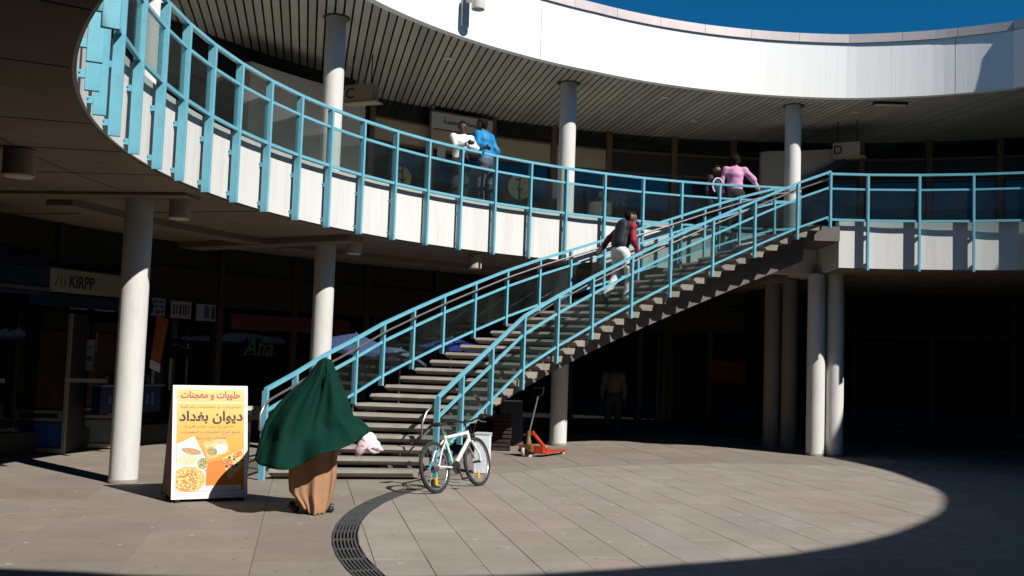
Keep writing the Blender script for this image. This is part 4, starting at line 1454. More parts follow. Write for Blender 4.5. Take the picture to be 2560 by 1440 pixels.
# -- pallet truck
pj = thing('pallet_truck', 'orange hand pallet truck parked beside the middle column', 'pallet truck', (0.42, 18.25, 0), R_(60))
for s in (-1, 1):
    B = MB()
    B.hexa([(0.10, s * 0.19 - 0.075, 0.055), (1.05, s * 0.19 - 0.055, 0.06), (1.05, s * 0.19 + 0.055, 0.06), (0.10, s * 0.19 + 0.075, 0.055),
            (0.10, s * 0.19 - 0.075, 0.105), (1.05, s * 0.19 - 0.055, 0.085), (1.05, s * 0.19 + 0.055, 0.085), (0.10, s * 0.19 + 0.075, 0.105)])
    B.build('fork', M_orange, pj)
    MB().lathe([(0.04, -0.03), (0.04, 0.03)], 16).build('load_roller', M_cardw, pj)
    pj.children[-1].rotation_euler = (R_(90), 0, 0)
    pj.children[-1].location = (0.92, s * 0.19, 0.041)
    MB().lathe([(0.085, -0.028), (0.09, -0.02), (0.09, 0.02), (0.085, 0.028)], 24).build('steer_wheel', M_cardw, pj, 'yes')
    pj.children[-1].rotation_euler = (R_(90), 0, 0)
    pj.children[-1].location = (-0.06, s * 0.075, 0.091)
B = MB()
B.hexa([(0.02, -0.26, 0.07), (0.16, -0.26, 0.07), (0.16, 0.26, 0.07), (0.02, 0.26, 0.07), (0.04, -0.24, 0.20), (0.14, -0.24, 0.14), (0.14, 0.24, 0.14), (0.04, 0.24, 0.20)])
B.hexa([(0.0, -0.09, 0.38), (0.06, -0.09, 0.38), (0.06, 0.09, 0.38), (0.0, 0.09, 0.38), (0.01, -0.05, 0.46), (0.05, -0.05, 0.46), (0.05, 0.05, 0.46), (0.01, 0.05, 0.46)])
for s in (-1, 1):
    B.hexa([(0.02, s * 0.07 - 0.02, 0.36), (0.07, s * 0.07 - 0.02, 0.40), (0.07, s * 0.07 + 0.02, 0.40), (0.02, s * 0.07 + 0.02, 0.36),
            (0.30, s * 0.17 - 0.03, 0.10), (0.38, s * 0.17 - 0.03, 0.10), (0.38, s * 0.17 + 0.03, 0.10), (0.30, s * 0.17 + 0.03, 0.10)])
B.build('lift_frame', M_orange, pj)
B = MB()
B.lathe([(0.05, 0.12), (0.05, 0.30), (0.035, 0.32), (0.035, 0.46)], 18, (-0.06, 0, 0))
B.box((-0.06, 0, 0.16), (0.11, 0.16, 0.12))
B.build('pump', M_ochre, pj, 'yes')
B = MB()
B.tube([(-0.06, 0, 0.40), (-0.02, -0.06, 0.75), (0.02, -0.12, 1.08)], 0.017, 10)
hd = B.build('drawbar', M_metal, pj, 'yes')
B = MB()
B.tube([(0.02, -0.12, 1.08), (0.025, -0.21, 1.12), (0.03, -0.23, 1.24), (0.03, -0.03, 1.24), (0.025, -0.03, 1.12), (0.02, -0.12, 1.08)], 0.014, 8)
B.build('handle_loop', M_bplast, hd, 'yes')
MB().box((-0.06, 0, 0.09), (0.12, 0.05, 0.10)).build('axle_block', M_bplast, pj)

# -- small things round the stair
t = thing('litter_bin', 'slim dark litter bin standing beside the outer newel behind the food sign', 'bin', (-3.78, 14.42, 0), R_(10))
MB().box((0, 0, 0.46), (0.24, 0.30, 0.86)).build('body', M_bplast, t)
MB().box((0, 0, 0.915), (0.27, 0.33, 0.045)).build('lid', M_lampw, t)
MB().lathe([(0.03, 0.94), (0.03, 1.06), (0.012, 1.10), (0.012, 1.13)], 12, (0.02, -0.05, 0)).build('green_bottle', mat('bright_green', (0.05, 0.45, 0.05), 0.3), t)
MB().box((0, -0.152, 0.62), (0.16, 0.006, 0.07)).build('slot', M_black, t)
t = thing('utility_box', 'narrow white box at the inner stair rail behind the bicycle front wheel', 'box', (-0.36, 15.42, 0), R_(-8))
MB().box((0, 0, 0.30), (0.22, 0.20, 0.58)).build('body', mat('bluish_white', (0.62, 0.66, 0.70), 0.5, 0.08), t)
MB().box((0, 0, 0.60), (0.24, 0.22, 0.02)).build('lid', M_cardw, t)
for q, (dx, z_) in enumerate(((0.0, 0.0), (0.01, 0.235), (-0.01, 0.47))):
    lab = ('bottom', 'middle', 'top')[q]
    t = thing('wooden_crate', 'reddish slatted crate, %s one of the small stack under the stair behind the bicycle' % lab, 'crate', (-0.10 + dx, 19.3, z_ ), R_(4 * q), 'stacked crates under the stair')
    mc = mat('reddish_crate_wood', (0.028, 0.011, 0.008), 0.8, 0.25, 6.0)
    for zz in (0.04, 0.115, 0.19):
        for y in (-0.15, 0.15):
            MB().box((0, y, zz), (0.34, 0.014, 0.055)).build('slat', mc, t)
        for x in (-0.163, 0.163):
            MB().box((x, 0, zz), (0.014, 0.284, 0.055)).build('slat', mc, t)
    MB().box((0, 0, 0.006), (0.31, 0.28, 0.012)).build('floor_board', mc, t)
t = thing('black_sign_board', 'dark A-board standing in the shade under the stair', 'sign', (0.07, 20.6, 0), R_(12))
for s in (-1, 1):
    B = MB().box((0, 0, 0.44), (0.46, 0.025, 0.88)).build('panel', mat('charcoal_board', (0.05, 0.05, 0.055), 0.5, 0.2), t)
    B.location = (0, s * 0.19, 0.01)
    B.rotation_euler = (s * R_(11.5), 0, 0)
MB().box((0, 0, 0.885), (0.44, 0.03, 0.02)).build('hinge', M_metal, t)
# blue market parasols behind the stair
M_pblue = mat('blue_parasol_canvas', (0.028, 0.05, 0.125), 0.8, 0.12, 4.0)
M_lblue = mat('faded_blue_canvas', (0.08, 0.12, 0.18), 0.8, 0.12, 4.0)
def parasol(x, y, top, rad, label, m, tiltx=0.0, tilty=0.0):
    t = thing('parasol', label, 'parasol', (x, y, 0), 0, 'blue market parasols behind the stair')
    MB().lathe([(0.20, 0.0), (0.20, 0.05), (0.03, 0.08)], 20).build('base', M_conc, t)
    MB().tube([(0, 0, 0.06), (0, 0, top + 0.03)], 0.018, 8).build('pole', M_metal, t)
    n = 8
    apex = Vector((0, 0, top))
    rot = Matrix.Rotation(tiltx, 3, 'X') @ Matrix.Rotation(tilty, 3, 'Y')
    rings = []
    for f, dz in ((0.05, 0.0), (0.35, -0.10), (0.7, -0.22), (1.0, -0.36), (1.0, -0.46)):
        row = []
        for k in range(n * 2):
            a_ = math.pi * k / n
            sag = 1.0 if k % 2 == 0 else (1 - 0.06 * f)
            row.append(apex + rot @ Vector((f * rad * sag * math.cos(a_), f * rad * sag * math.sin(a_), dz * rad * 0.9)))
        rings.append(row)
    B = MB()
    B.loft(rings, True, False)
    c = B.build('canopy', m, t)
    sm = c.modifiers.new('thickness', 'SOLIDIFY')
    sm.thickness = 0.006
    for k in range(n):
        a_ = 2 * math.pi * k / n
        MB().tube([apex + Vector((0, 0, -0.02)), apex + rot @ Vector((0.7 * rad * math.cos(a_), 0.7 * rad * math.sin(a_), -0.225 * rad)), apex + rot @ Vector((0.98 * rad * math.cos(a_), 0.98 * rad * math.sin(a_), -0.345 * rad))], 0.006, 5).build('rib', M_metal, t)
parasol(-2.80, 18.3, 2.10, 0.78, 'dark blue parasol behind the stair, nearest the column behind the stair foot', M_pblue, R_(4), R_(6))
parasol(-2.05, 18.95, 1.86, 0.55, 'faded light blue parasol tilted low behind the stair railing', M_lblue, R_(-14), R_(12))
parasol(-1.15, 19.75, 2.12, 0.66, 'deep blue parasol farthest right behind the stair', mat('deep_blue_canvas', (0.018, 0.03, 0.16), 0.8, 0.1, 4.0))
# ================================================================ people: smooth bodies from blended round cones
def surface_nets(d, org, h):
    nx, ny, nz = d.shape
    acc = np.zeros((nx - 1, ny - 1, nz - 1, 3))
    cnt = np.zeros((nx - 1, ny - 1, nz - 1))
    cor = [(i, j, k) for i in (0, 1) for j in (0, 1) for k in (0, 1)]
    def sub(c):
        return d[c[0]:nx - 1 + c[0], c[1]:ny - 1 + c[1], c[2]:nz - 1 + c[2]]
    for a in cor:
        for b in cor:
            if sum(abs(x - y) for x, y in zip(a, b)) == 1 and a < b:
                da, db = sub(a), sub(b)
                m = (da < 0) != (db < 0)
                t = np.where(m, da / np.where(m, da - db, 1), 0)
                for ax in range(3):
                    acc[..., ax] += np.where(m, a[ax] + t * (b[ax] - a[ax]), 0)
                cnt += m
    act = cnt > 0
    idx = -np.ones(act.shape, int)
    idx[act] = np.arange(act.sum())
    cells = np.argwhere(act)
    V_ = (cells + acc[act] / cnt[act][:, None]) * h + org
    F = []
    ins = d < 0
    for ax in range(3):
        o1, o2 = (ax + 1) % 3, (ax + 2) % 3
        sl0 = [slice(None)] * 3
        sl1 = [slice(None)] * 3
        sl0[ax], sl1[ax] = slice(0, -1), slice(1, None)
        ch = ins[tuple(sl0)] != ins[tuple(sl1)]
        for q in np.argwhere(ch):
            if q[o1] == 0 or q[o2] == 0 or q[o1] >= d.shape[o1] - 1 or q[o2] >= d.shape[o2] - 1:
                continue
            c = []
            for u, v in ((-1, -1), (0, -1), (0, 0), (-1, 0)):
                r = q.copy()
                r[o1] += u
                r[o2] += v
                c.append(int(idx[tuple(r)]))
            F.append(tuple(c) if ins[tuple(q)] else tuple(reversed(c)))
    return V_, F
def cone(a, b, ra, rb, sq=None):
    """round cone; sq = (axis, factor): flattened along the axis by the factor"""
    return (np.array(a, float), np.array(b, float), ra, rb, sq)
def blend_mesh(prims, h=0.014, k=0.03, wr=0.0, seed=0):
    lo = np.min([np.minimum(p[0], p[1]) - max(p[2], p[3]) for p in prims], 0) - 4 * h - k
    hi = np.max([np.maximum(p[0], p[1]) + max(p[2], p[3]) for p in prims], 0) + 4 * h + k
    n = np.ceil((hi - lo) / h).astype(int) + 1
    d = np.full(n, 1.0)
    for a, b, ra, rb, sq in prims:
        m = max(ra, rb) + k + 3 * h
        i0 = np.maximum(((np.minimum(a, b) - m - lo) / h).astype(int), 0)
        i1 = np.minimum(((np.maximum(a, b) + m - lo) / h).astype(int) + 2, n)
        X, Y, Z = np.meshgrid(*[lo[q] + h * np.arange(i0[q], i1[q]) for q in range(3)], indexing='ij')
        P = np.stack([X, Y, Z], -1) - a
        ba = b - a
        if sq is not None:
            axv = np.array(sq[0], float)
            P = P + (P @ axv)[..., None] * axv * (1 / sq[1] - 1)
            ba = ba + (ba @ axv) * axv * (1 / sq[1] - 1)
        L2 = max(ba @ ba, 1e-9)
        t = np.clip((P @ ba) / L2, 0, 1)
        dist = np.linalg.norm(P - t[..., None] * ba, axis=-1) - (ra + (rb - ra) * t)
        s = d[i0[0]:i1[0], i0[1]:i1[1], i0[2]:i1[2]]
        hh = np.clip(k - np.abs(s - dist), 0, None) / k
        d[i0[0]:i1[0], i0[1]:i1[1], i0[2]:i1[2]] = np.minimum(s, dist) - hh * hh * k * 0.25
    if wr:
        X, Y, Z = np.meshgrid(*[lo[q] + h * np.arange(n[q]) for q in range(3)], indexing='ij')
        d = d + wr * (np.sin(31 * Z + 9 * X + seed) * np.sin(17 * X - 13 * Y + 5 * Z + seed * 2) + 0.6 * np.sin(53 * Z - 23 * Y + seed))
    return surface_nets(d, lo, h)
def blend_part(name, prims, m, parent, h=0.014, k=0.03, wr=0.0, seed=0):
    V_, F = blend_mesh(prims, h, k, wr, seed)
    mb = MB()
    mb.v, mb.f = [tuple(q) for q in V_], F
    me = bpy.data.meshes.new(name)
    me.from_pydata(mb.v, [], mb.f)
    me.shade_smooth()
    return link(name, me, m, parent)
def skin_mat(name, c):
    return mat(name, c, 0.55, 0.1, 12.0)
FW = (0, 1, 0)
def lerp(a, b, t):
    return tuple(np.array(a) + (np.array(b) - np.array(a)) * t)
def head_prims(c, look=(0, 1, 0)):
    c = np.array(c, float)
    f = np.array(look, float)
    f /= np.linalg.norm(f)
    r = np.cross(f, (0, 0, 1))
    r /= np.linalg.norm(r)
    u = np.cross(r, f)
    P = [cone(c - f * 0.012 + u * 0.035, c + f * 0.018 + u * 0.03, 0.090, 0.082),
         cone(c + f * 0.03 - u * 0.03, c + f * 0.045 - u * 0.085, 0.058, 0.034),
         cone(c + f * 0.092 + u * 0.015, c + f * 0.113 - u * 0.022, 0.009, 0.014),
         cone(c + f * 0.07 + r * 0.035 + u * 0.03, c + f * 0.07 - r * 0.035 + u * 0.03, 0.017, 0.017),
         cone(c + f * 0.078 - r * 0.02 - u * 0.052, c + f * 0.078 + r * 0.02 - u * 0.052, 0.011, 0.011)]
    for s in (-1, 1):
        P.append(cone(c + r * s * 0.083 + u * 0.02 - f * 0.01, c + r * s * 0.086 - u * 0.02, 0.016, 0.011))
    return P
def hand_prims(w, d, side=(0, 0, 1), curl=0.5):
    """palm and five bent fingers from the wrist w along d; side = direction of the thumb"""
    w, d, s = np.array(w, float), np.array(d, float), np.array(side, float)
    d /= np.linalg.norm(d)
    s = s - d * (s @ d)
    s /= np.linalg.norm(s)
    nrm = np.cross(d, s)
    P = [cone(w, w + d * 0.085, 0.026, 0.034, (tuple(nrm), 0.5))]
    for k, (o, L) in enumerate(((0.028, 0.072), (0.010, 0.080), (-0.009, 0.074), (-0.027, 0.058))):
        a = w + d * 0.088 + s * o
        b = a + d * L * 0.5 - nrm * L * 0.15 * curl
        c = b + d * L * 0.5 * (1 - curl * 0.6) - nrm * L * 0.5 * curl
        P += [cone(a, b, 0.0095, 0.009), cone(b, c, 0.009, 0.0075)]
    a = w + d * 0.03 + s * 0.03
    b = a + d * 0.035 + s * 0.025
    P += [cone(a, b, 0.013, 0.0105), cone(b, b + d * 0.03 + s * 0.004 - nrm * 0.012, 0.0105, 0.0085)]
    return P
def person(label, loc, rz, J, skin, top, trousers, shoe, hairc, scale=1.0, look=(0, 1, 0), hands=(1, 1), sleeve=1.0, top_low=0.86, extra=None, name='person', bulk=1.0):
    t = thing(name, label, 'person', loc, rz)
    t.scale = (scale,) * 3
    pel, wai, che, nek, hed = J['pelvis'], J['waist'], J['chest'], J['neck'], J['head']
    fw = J.get('fw', FW)
    body = [cone(pel, wai, 0.13, 0.115, (fw, 0.72)), cone(wai, che, 0.115, 0.14, (fw, 0.72)), cone(che, nek, 0.11, 0.055), cone(nek, hed, 0.052, 0.05)]
    body += head_prims(hed, look)
    topP = [cone(lerp(pel, wai, 0.1), wai, 0.158, 0.148, (fw, 0.74)), cone(wai, che, 0.148, 0.168, (fw, 0.74)), cone(che, lerp(che, nek, 0.75), 0.145, 0.062)]
    trP = [cone(pel, lerp(pel, wai, 0.6), 0.152, 0.142, (fw, 0.76))]
    for i, s in enumerate(('l', 'r')):
        sh, el, wrs = J[s + 'sh'], J[s + 'el'], J[s + 'wr']
        body += [cone(che, sh, 0.07, 0.055), cone(sh, el, 0.046, 0.036), cone(el, wrs, 0.036, 0.024)]
        hd_ = np.array(wrs) - np.array(el)
        body += hand_prims(wrs, J.get(s + 'hd', hd_), J.get(s + 'th', (0, 0.3, 1)), J.get('curl', 0.5))
        topP += [cone(che, sh, 0.085, 0.066), cone(sh, el, 0.068, 0.054)]
        if sleeve > 0.5:
            topP += [cone(el, lerp(el, wrs, min(1.0, sleeve) * 0.97), 0.056, 0.043)]
        hip, kn, an, toe = J[s + 'hip'], J[s + 'kn'], J[s + 'an'], J[s + 'toe']
        body += [cone(pel, hip, 0.10, 0.085), cone(hip, kn, 0.082, 0.052), cone(kn, an, 0.052, 0.034)]
        trP += [cone(pel, hip, 0.12, 0.10), cone(hip, kn, 0.104, 0.074), cone(kn, an, 0.074, 0.062)]
        an_, toe_ = np.array(an), np.array(toe)
        back_ = an_ - (toe_ - an_) * 0.3
        blend_part('shoe', [cone(back_ - (0, 0, 0.028), toe_ * 0.6 + an_ * 0.4 - (0, 0, 0.022), 0.042, 0.046), cone(toe_ * 0.6 + an_ * 0.4 - (0, 0, 0.024), toe_, 0.046, 0.034), cone(an_, an_ - (0, 0, 0.04), 0.045, 0.042)], shoe, t, 0.012, 0.02)
    blend_part('body', body, skin, t, 0.011, 0.018)
    blend_part('trousers', trP, trousers, t, 0.014, 0.05, 0.004, 1.3)
    topP = [(a_, b_, ra_ * bulk, rb_ * bulk, sq_) for a_, b_, ra_, rb_, sq_ in topP]
    blend_part('top', topP, top, t, 0.014, 0.05, 0.0045, 2.1)
    c = np.array(hed, float)
    f = np.array(look, float)
    f /= np.linalg.norm(f)
    hp = [cone(c - f * 0.025 + np.array((0, 0, 0.045)), c + f * 0.01 + np.array((0, 0, 0.062)), 0.095, 0.080), cone(c - f * 0.045 + np.array((0, 0, 0.02)), c - f * 0.05 - np.array((0, 0, 0.03)), 0.07, 0.05)]
    blend_part('hair', hp, hairc, t, 0.011, 0.03, 0.003, 4.0)
    if extra:
        extra(t, J)
    return t
def stand(**kw):
    J = dict(pelvis=(0, 0, 0.94), waist=(0, 0, 1.10), chest=(0, 0.0, 1.33), neck=(0, 0.005, 1.47), head=(0, 0.02, 1.60),
             lsh=(-0.185, 0, 1.41), lel=(-0.25, -0.02, 1.14), lwr=(-0.25, 0.06, 0.90), rsh=(0.185, 0, 1.41), rel=(0.25, -0.02, 1.14), rwr=(0.25, 0.06, 0.90),
             lhip=(-0.095, 0, 0.90), lkn=(-0.11, 0.02, 0.49), lan=(-0.11, 0, 0.085), ltoe=(-0.13, 0.16, 0.035),
             rhip=(0.095, 0, 0.90), rkn=(0.11, 0.02, 0.49), ran=(0.11, 0, 0.085), rtoe=(0.13, 0.16, 0.035))
    J.update(kw)
    return J
SK_dark = skin_mat('dark_brown_skin', (0.060, 0.032, 0.020))
SK_mid = skin_mat('brown_skin', (0.16, 0.085, 0.055))
H_black = mat('black_hair', (0.008, 0.007, 0.006), 0.85, 0.3, 40.0, spec=0.1)
C_blue = mat('bright_blue_jacket', (0.003, 0.165, 0.36), 0.6, 0.12, 9.0)
C_white = mat('white_shirt_cloth', (0.62, 0.62, 0.64), 0.8, 0.06, 9.0)
C_pink = mat('pink_shirt_cloth', (0.52, 0.25, 0.40), 0.8, 0.06, 9.0)
C_red = mat('crimson_jacket', (0.24, 0.006, 0.026), 0.7, 0.12, 9.0)
C_navy = mat('dark_trousers', (0.014, 0.014, 0.018), 0.85, 0.2, 9.0)
C_jean = mat('dark_grey_jeans', (0.075, 0.085, 0.10), 0.85, 0.25, 9.0)
C_char = mat('charcoal_backpack', (0.018, 0.018, 0.024), 0.75, 0.2, 9.0)
S_black = mat('black_shoe', (0.012, 0.011, 0.010), 0.5, 0.1, 9.0)
S_white = mat('white_trainer', (0.65, 0.65, 0.65), 0.5, 0.1, 9.0)

def face_to(dx, dy):
    """rotation that turns local +Y to the given ground direction"""
    return math.atan2(-dx, dy)
def to_local(loc, rz, p, sc=1.0):
    v = Matrix.Rotation(-rz, 3, 'Z') @ (Vector(p) - Vector(loc))
    return tuple(v / sc)
# man in the blue jacket, leaning with his left arm on the rail
loc, rz, sc = (-0.56, 18.88, ZD), face_to(-0.78, 0.52), 1.03
rail = to_local(loc, rz, pol(RL, 132.2, ZR + 0.05), sc)
J = stand(waist=(0, 0.03, 1.10), chest=(-0.01, 0.08, 1.33), neck=(-0.01, 0.10, 1.47), head=(-0.02, 0.13, 1.60),
          lsh=(-0.19, 0.09, 1.40), rsh=(0.18, 0.07, 1.40), lkn=(-0.12, 0.05, 0.49), rkn=(0.12, -0.02, 0.49), ran=(0.13, -0.07, 0.085), rtoe=(0.15, 0.08, 0.035))
J['lel'] = lerp(J['lsh'], rail, 0.52)
J['lel'] = (J['lel'][0] - 0.05, J['lel'][1], J['lel'][2] - 0.08)
J['lwr'] = (rail[0], rail[1] - 0.06, rail[2] + 0.03)
J['rel'], J['rwr'] = (0.27, -0.02, 1.16), (0.22, 0.12, 0.95)
person('man in a bright blue jacket leaning an arm on the gallery rail', loc, rz, J, SK_dark, C_blue, C_jean, S_black, H_black, sc, look=(-0.2, 1, -0.05), bulk=1.14)
# man in the white shirt with arms on the rail
loc, rz, sc = (-1.05, 18.53, ZD), face_to(0.35, -0.95), 0.93
rc = to_local(loc, rz, pol(RL, 134.2, ZR + 0.03), sc)
J = stand(chest=(0, 0.07, 1.33), neck=(0, 0.10, 1.46), head=(0.01, 0.13, 1.59), lsh=(-0.18, 0.08, 1.40), rsh=(0.18, 0.08, 1.40))
J['lel'], J['lwr'] = (-0.21, rc[1] * 0.7, rc[2] + 0.03), (-0.02, rc[1] - 0.02, rc[2] + 0.045)
J['rel'], J['rwr'] = (0.21, rc[1] * 0.7, rc[2] + 0.03), (0.04, rc[1] + 0.03, rc[2] + 0.06)
person('man in a white shirt with folded arms on the gallery rail', loc, rz, J, SK_dark, C_white, C_navy, S_black, H_black, sc, look=(0.35, 1, -0.1))
# man in the pink shirt, back to the camera
loc, rz, sc = (4.78, 21.72, ZD), face_to(0.1, 1.0), 1.07
J = stand(rsh=(0.19, 0.0, 1.40), rel=(0.36, -0.03, 1.22), rwr=(0.47, 0.05, 1.05), lel=(-0.27, 0.02, 1.15), lwr=(-0.22, 0.16, 1.0), head=(0.0, 0.03, 1.60))
person('man in a pink shirt seen from behind at the stair head', loc, rz, J, SK_dark, C_pink, C_navy, S_black, H_black, sc)
# person beside him, half hidden
loc, rz, sc = (4.44, 22.12, ZD), face_to(0.6, -0.8), 0.97
person('person in dark clothes half hidden left of the pink shirt', loc, rz, stand(), SK_mid, C_char, C_navy, S_black, H_black, sc, look=(0.2, 1, 0))
t = thing('round_bag', 'dark round bag with a white rim held beside the pink shirt', 'bag', (4.36, 21.50, 5.62), R_(5))
B = MB()
B.tube([(0.11 * math.cos(R_(30 + 11 * k)), 0, 0.16 * math.sin(R_(30 + 11 * k))) for k in range(20)], 0.016, 8)
B.build('rim', C_white, t, 'all')
blend_part('pouch', [cone((0, 0.03, -0.05), (0, 0.03, 0.05), 0.12, 0.10, ((0, 1, 0), 0.45))], C_char, t, 0.014, 0.03)
# person climbing the stair with a backpack
dirv = Vector((0.90, 0.44, 0))
loc, rz, sc = (2.0, 18.78, 20 * RISE), face_to(dirv.x, dirv.y), 1.05
J = stand(pelvis=(0, 0.0, 0.98), waist=(0, 0.03, 1.12), chest=(0, 0.09, 1.34), neck=(0, 0.14, 1.47), head=(0.02, 0.20, 1.58),
          lsh=(-0.18, 0.12, 1.42), rsh=(0.18, 0.14, 1.41), lel=(-0.28, -0.06, 1.22), lwr=(-0.30, -0.20, 1.03), rel=(0.25, 0.12, 1.14), rwr=(0.23, 0.24, 0.96),
          lhip=(-0.095, 0.0, 0.94), lkn=(-0.10, 0.0, 0.52), lan=(-0.10, -0.22, 0.17), ltoe=(-0.10, -0.10, 0.05),
          rhip=(0.095, 0.02, 0.94), rkn=(0.11, 0.16, 0.55), ran=(0.11, 0.08, 0.085 + 0.02), rtoe=(0.11, 0.24, 0.055))
def pack(t, J):
    blend_part('vest', [cone((0, 0.02, 1.10), (0, 0.09, 1.34), 0.172, 0.182, (FW, 0.80)), cone((0, 0.09, 1.34), (0, 0.12, 1.42), 0.16, 0.10), cone((-0.13, 0.10, 1.40), (0.13, 0.11, 1.40), 0.085, 0.085)], C_char, t, 0.014, 0.05, 0.004)
    b = blend_part('backpack', [cone((0, -0.045, 1.16), (0, 0.02, 1.40), 0.17, 0.165, ((0, 0.97, -0.24), 0.55))], C_char, t, 0.014, 0.04, 0.003)
    for s in (-1, 1):
        blend_part('strap', [cone((s * 0.12, 0.0, 1.45), (s * 0.13, 0.19, 1.45), 0.03, 0.03), cone((s * 0.13, 0.19, 1.45), (s * 0.15, 0.17, 1.22), 0.03, 0.026)], C_char, t, 0.014, 0.02)
    blend_part('glove', [cone((-0.30, -0.16, 1.08), (-0.305, -0.30, 0.93), 0.05, 0.04)], C_char, t, 0.012, 0.02)
person('person in a crimson jacket and white trousers climbing the stair with a dark backpack', loc, rz, J, SK_mid, C_red, C_white, S_black, H_black, sc, look=(0.45, 1, -0.25), extra=pack)
# shaded person by the shop under the stair
loc, rz = (2.42, 23.3, 0), face_to(0.15, 1)
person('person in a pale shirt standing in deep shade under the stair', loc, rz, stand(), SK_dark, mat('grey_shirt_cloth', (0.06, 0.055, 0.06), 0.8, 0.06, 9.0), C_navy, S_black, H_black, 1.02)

# ---------------------------------------------------------------- walking woman in a billowing green khimar
WO = Vector((-2.10, 11.13, 0.0))
wrz = math.atan2(-WO.x, WO.y) * 1.0
woman = thing('person', 'person in a billowing dark green khimar and tan dress walking past the stair', 'person', WO, wrz)
SCL = 1 / 226.0
def wpx(x, y):
    """picture measure -> local (x, z), lean of the camera taken out"""
    dz = (1284 - y) * SCL
    dx = (x - 790) * SCL - dz * 0.046
    return dx, dz
def resample(pts, n):
    P = np.array(pts, float)
    s = np.r_[0, np.cumsum(np.linalg.norm(np.diff(P, axis=0), axis=1))]
    q = np.linspace(0, s[-1], n)
    return np.stack([np.interp(q, s, P[:, 0]), np.interp(q, s, P[:, 1])], 1)
LE = [wpx(*q) for q in [(819, 902), (806, 910), (791, 931), (779, 949), (758, 970), (728, 996), (702, 1026), (678, 1062), (663, 1110), (654, 1146)]]
RE = [wpx(*q) for q in [(823, 902), (836, 906), (848, 930), (857, 952), (868, 975), (878, 998), (886, 1022), (892, 1044), (912, 1054), (936, 1076)]]
NR, NC = 46, 96
L_, Rr = resample(LE, NR), resample(RE, NR)
rings = []
for i in range(NR):
    t_ = i / (NR - 1)
    row = []
    hw = np.linalg.norm(Rr[i] - L_[i]) / 2
    dep = min(0.11 + 0.26 * t_, 0.05 + hw * 0.75)
    for j in range(NC):
        ph = 2 * math.pi * j / NC
        s = 0.5 - 0.5 * math.cos(ph)
        front = math.sin(ph)                       # >0: towards the camera
        x, z = L_[i] * (1 - s) + Rr[i] * s
        # hem sags between the two tips, more so on the left
        sag = 0.18 * (t_ ** 3.0) * math.sin(math.pi * min(1, s ** 0.6)) ** 0.9
        z -= sag if front > 0 else 0.17 * (t_ ** 3.0) * math.sin(math.pi * s) ** 0.8
        y = -front * dep
        # folds running down from the head, deeper towards the hem
        fold = (0.045 * math.sin(5 * ph + 2.2 * t_ + 0.7) + 0.030 * math.sin(9 * ph - 3.1 * t_ + 1.9) + 0.014 * math.sin(17 * ph + 6 * t_)) * t_ ** 0.8
        crease = -0.10 * math.exp(-((s - 0.60 + 0.10 * t_) / 0.05) ** 2) * math.sin(math.pi * min(1, t_ * 1.05)) ** 1.2
        y += -(fold + (crease if front > 0 else 0)) * (1 if front > 0 else -0.6) * min(1, abs(front) * 2.2)
        # lifted edge curling towards the camera at the hem
        if front > 0:
            lip = max(0, t_ - 0.80) / 0.20
            y -= 0.20 * lip ** 1.5 * (0.3 + 0.7 * math.sin(math.pi * s)) + 0.03 * lip * math.sin(11 * s + 1)
            z += 0.03 * lip ** 2 * math.sin(math.pi * s) + 0.030 * lip * math.sin(13 * s + 0.5) * math.sin(math.pi * s)
        row.append((x, y, z))
    rings.append(row)
B = MB()
B.loft(rings, True, False)
M_khim = mat('dark_green_cloth', (0.001, 0.024, 0.0155), 0.85, 0.14, 5.0, 0.5, 9, spec=0.12)
kh = B.build('khimar', M_khim, woman, 'all')
sm = kh.modifiers.new('thickness', 'SOLIDIFY')
sm.thickness = 0.006
# crown of the veil
blend_part('veil_crown', [cone((wpx(821, 945)[0], 0, wpx(821, 945)[1]), (wpx(822, 928)[0], 0.0, wpx(822, 928)[1]), 0.125, 0.108)], M_khim, woman, 0.012, 0.02)
# dress
M_tan = mat('tan_dress_cloth', (0.31, 0.175, 0.10), 0.85, 0.10, 5.0, 0.12, 25, spec=0.12)
M_brown = mat('dark_brown_lining', (0.035, 0.014, 0.008), 0.9, 0.15, 6.0)
DL = [wpx(*q) for q in [(760, 1060), (742, 1110), (735, 1165), (733, 1205), (735, 1232), (752, 1250), (764, 1272)]]
DR = [wpx(*q) for q in [(862, 1060), (858, 1110), (852, 1150), (850, 1200), (843, 1240), (832, 1268), (822, 1284)]]
NR2, NC2 = 40, 72
L2, R2_ = resample(DL, NR2), resample(DR, NR2)
rings = []
for i in range(NR2):
    t_ = i / (NR2 - 1)
    row = []
    for j in range(NC2):
        ph = 2 * math.pi * j / NC2
        s = 0.5 - 0.5 * math.cos(ph)
        front = math.sin(ph)
        x, z = L2[i] * (1 - s) + R2_[i] * s
        dep = 0.15 + 0.05 * t_
        y = -front * dep
        y -= (0.022 * math.sin(7 * ph + 1.2 + t_) + 0.014 * math.sin(13 * ph - 2 * t_)) * (0.3 + t_) * min(1, abs(front) * 2)
        z -= 0.05 * t_ ** 4 * math.sin(math.pi * s)
        if t_ > 0.86 and s < 0.45:                  # kicked-up hem on the left
            z += 0.05 * (t_ - 0.86) / 0.14 * math.sin(math.pi * s / 0.45)
        row.append((x, y, max(z, 0.012)))
    rings.append(row)
B = MB()
B.loft(rings, True, False)
dro = B.build('dress', M_tan, woman, 'all')
sm = dro.modifiers.new('thickness', 'SOLIDIFY')
sm.thickness = 0.006
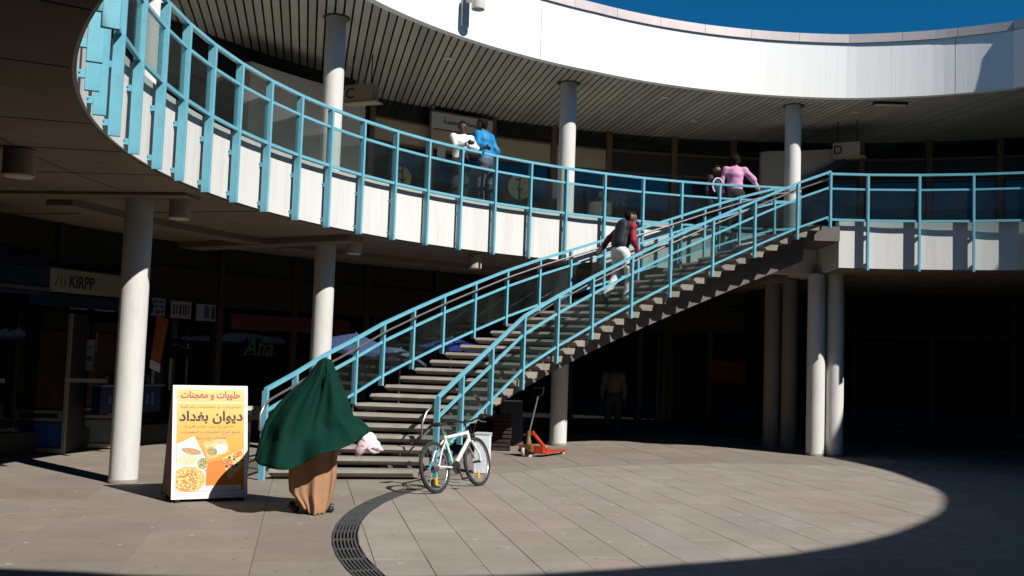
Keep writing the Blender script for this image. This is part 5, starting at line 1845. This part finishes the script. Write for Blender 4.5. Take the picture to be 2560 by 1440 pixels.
# body inside, with the hand that holds the bag
hx, hz = wpx(821, 935)
bx_, bz_ = wpx(800, 1120)
hnd = np.array((wpx(908, 1090)[0], -0.03, wpx(908, 1090)[1]))
wb = [cone((bx_ + 0.02, 0, 0.95), (hx - 0.03, 0, 1.15), 0.12, 0.11, (FW, 0.8)), cone((hx - 0.03, 0, 1.15), (hx - 0.02, 0.02, 1.34), 0.10, 0.10, (FW, 0.6)), cone((hx - 0.02, 0.02, 1.34), (hx, 0.03, 1.44), 0.06, 0.045)]
wb += head_prims((hx, 0.035, hz - 0.02), (0.8, 0.4, 0))
for s, kx, ax in ((-1, -0.10, -0.15), (1, 0.10, 0.14)):
    wb += [cone((bx_ + s * 0.07, 0, 0.92), (kx + 0.02, 0.0, 0.50), 0.09, 0.055), cone((kx + 0.02, 0.0, 0.50), (ax, 0.02 * s, 0.10), 0.055, 0.035)]
elb = np.array((hx + 0.20, -0.02, 1.12))
wb += [cone((hx + 0.14, 0, 1.36), elb, 0.05, 0.04), cone(elb, hnd, 0.04, 0.026)] + hand_prims(hnd, (0.75, 0, -0.65), (0, -1, 0.3), 0.9)
wb += [cone((hx - 0.17, 0, 1.36), (hx - 0.26, 0.02, 1.10), 0.05, 0.04), cone((hx - 0.26, 0.02, 1.10), (hx - 0.20, -0.06, 0.90), 0.04, 0.026)] + hand_prims((hx - 0.20, -0.06, 0.90), (0.2, -0.1, -1), (0, -1, 0), 0.5)
blend_part('body', wb, SK_mid, woman, 0.012, 0.02)
blend_part('sleeve', [cone(elb, hnd - np.array((0.02, 0, -0.02)), 0.07, 0.045)], M_brown, woman, 0.012, 0.02)
for (px, py), (qx, qy), yy in (((742, 1266), (752, 1282), 0.02), ((808, 1279), (836, 1277), 0.02)):
    a_, b_ = wpx(px, py), wpx(qx, qy)
    blend_part('shoe', [cone((a_[0], yy + 0.02, max(a_[1], 0.045)), (b_[0], yy - 0.02, 0.04), 0.042, 0.038)], S_black, woman, 0.012, 0.02)
# plastic bag in her hand
t = thing('plastic_bag', 'pale pink plastic bag held out by the person in green', 'bag', WO, wrz)
off = Vector((0, 0, 0))
bg_ = [wpx(*q) for q in [(905, 1086), (924, 1080), (942, 1086), (954, 1106), (967, 1128), (948, 1137), (920, 1135), (898, 1146), (893, 1132), (903, 1105)]]
P = resample(bg_ + [bg_[0]], 41)[:-1]
cxy = P.mean(0)
rings = []
for q in range(-4, 5):
    f = math.cos(q / 4.6 * math.pi / 2) ** 0.6
    rings.append([(cxy[0] + (x - cxy[0]) * f + 0.006 * math.sin(k * 1.7 + q), -0.03 + q * 0.018 + 0.012 * math.sin(k * 0.9 + q * 0.7), cxy[1] + (z - cxy[1]) * f + 0.006 * math.sin(k * 2.3 - q)) for k, (x, z) in enumerate(P)])
B = MB()
B.loft(rings)
B.build('bag', mat('pale_pink_plastic', (0.72, 0.56, 0.62), 0.35, 0.08, 10.0), t, 'all')
B = MB()
for s in (-0.02, 0.02):
    B.tube([(bg_[0][0], -0.03 + s, bg_[0][1] - 0.02), (hnd[0] + 0.05, -0.03 + s, hnd[2] - 0.02), (bg_[1][0], -0.03 + s, bg_[1][1] - 0.02)], 0.006, 6)
B.build('handles', MATS['pale_pink_plastic'], t)
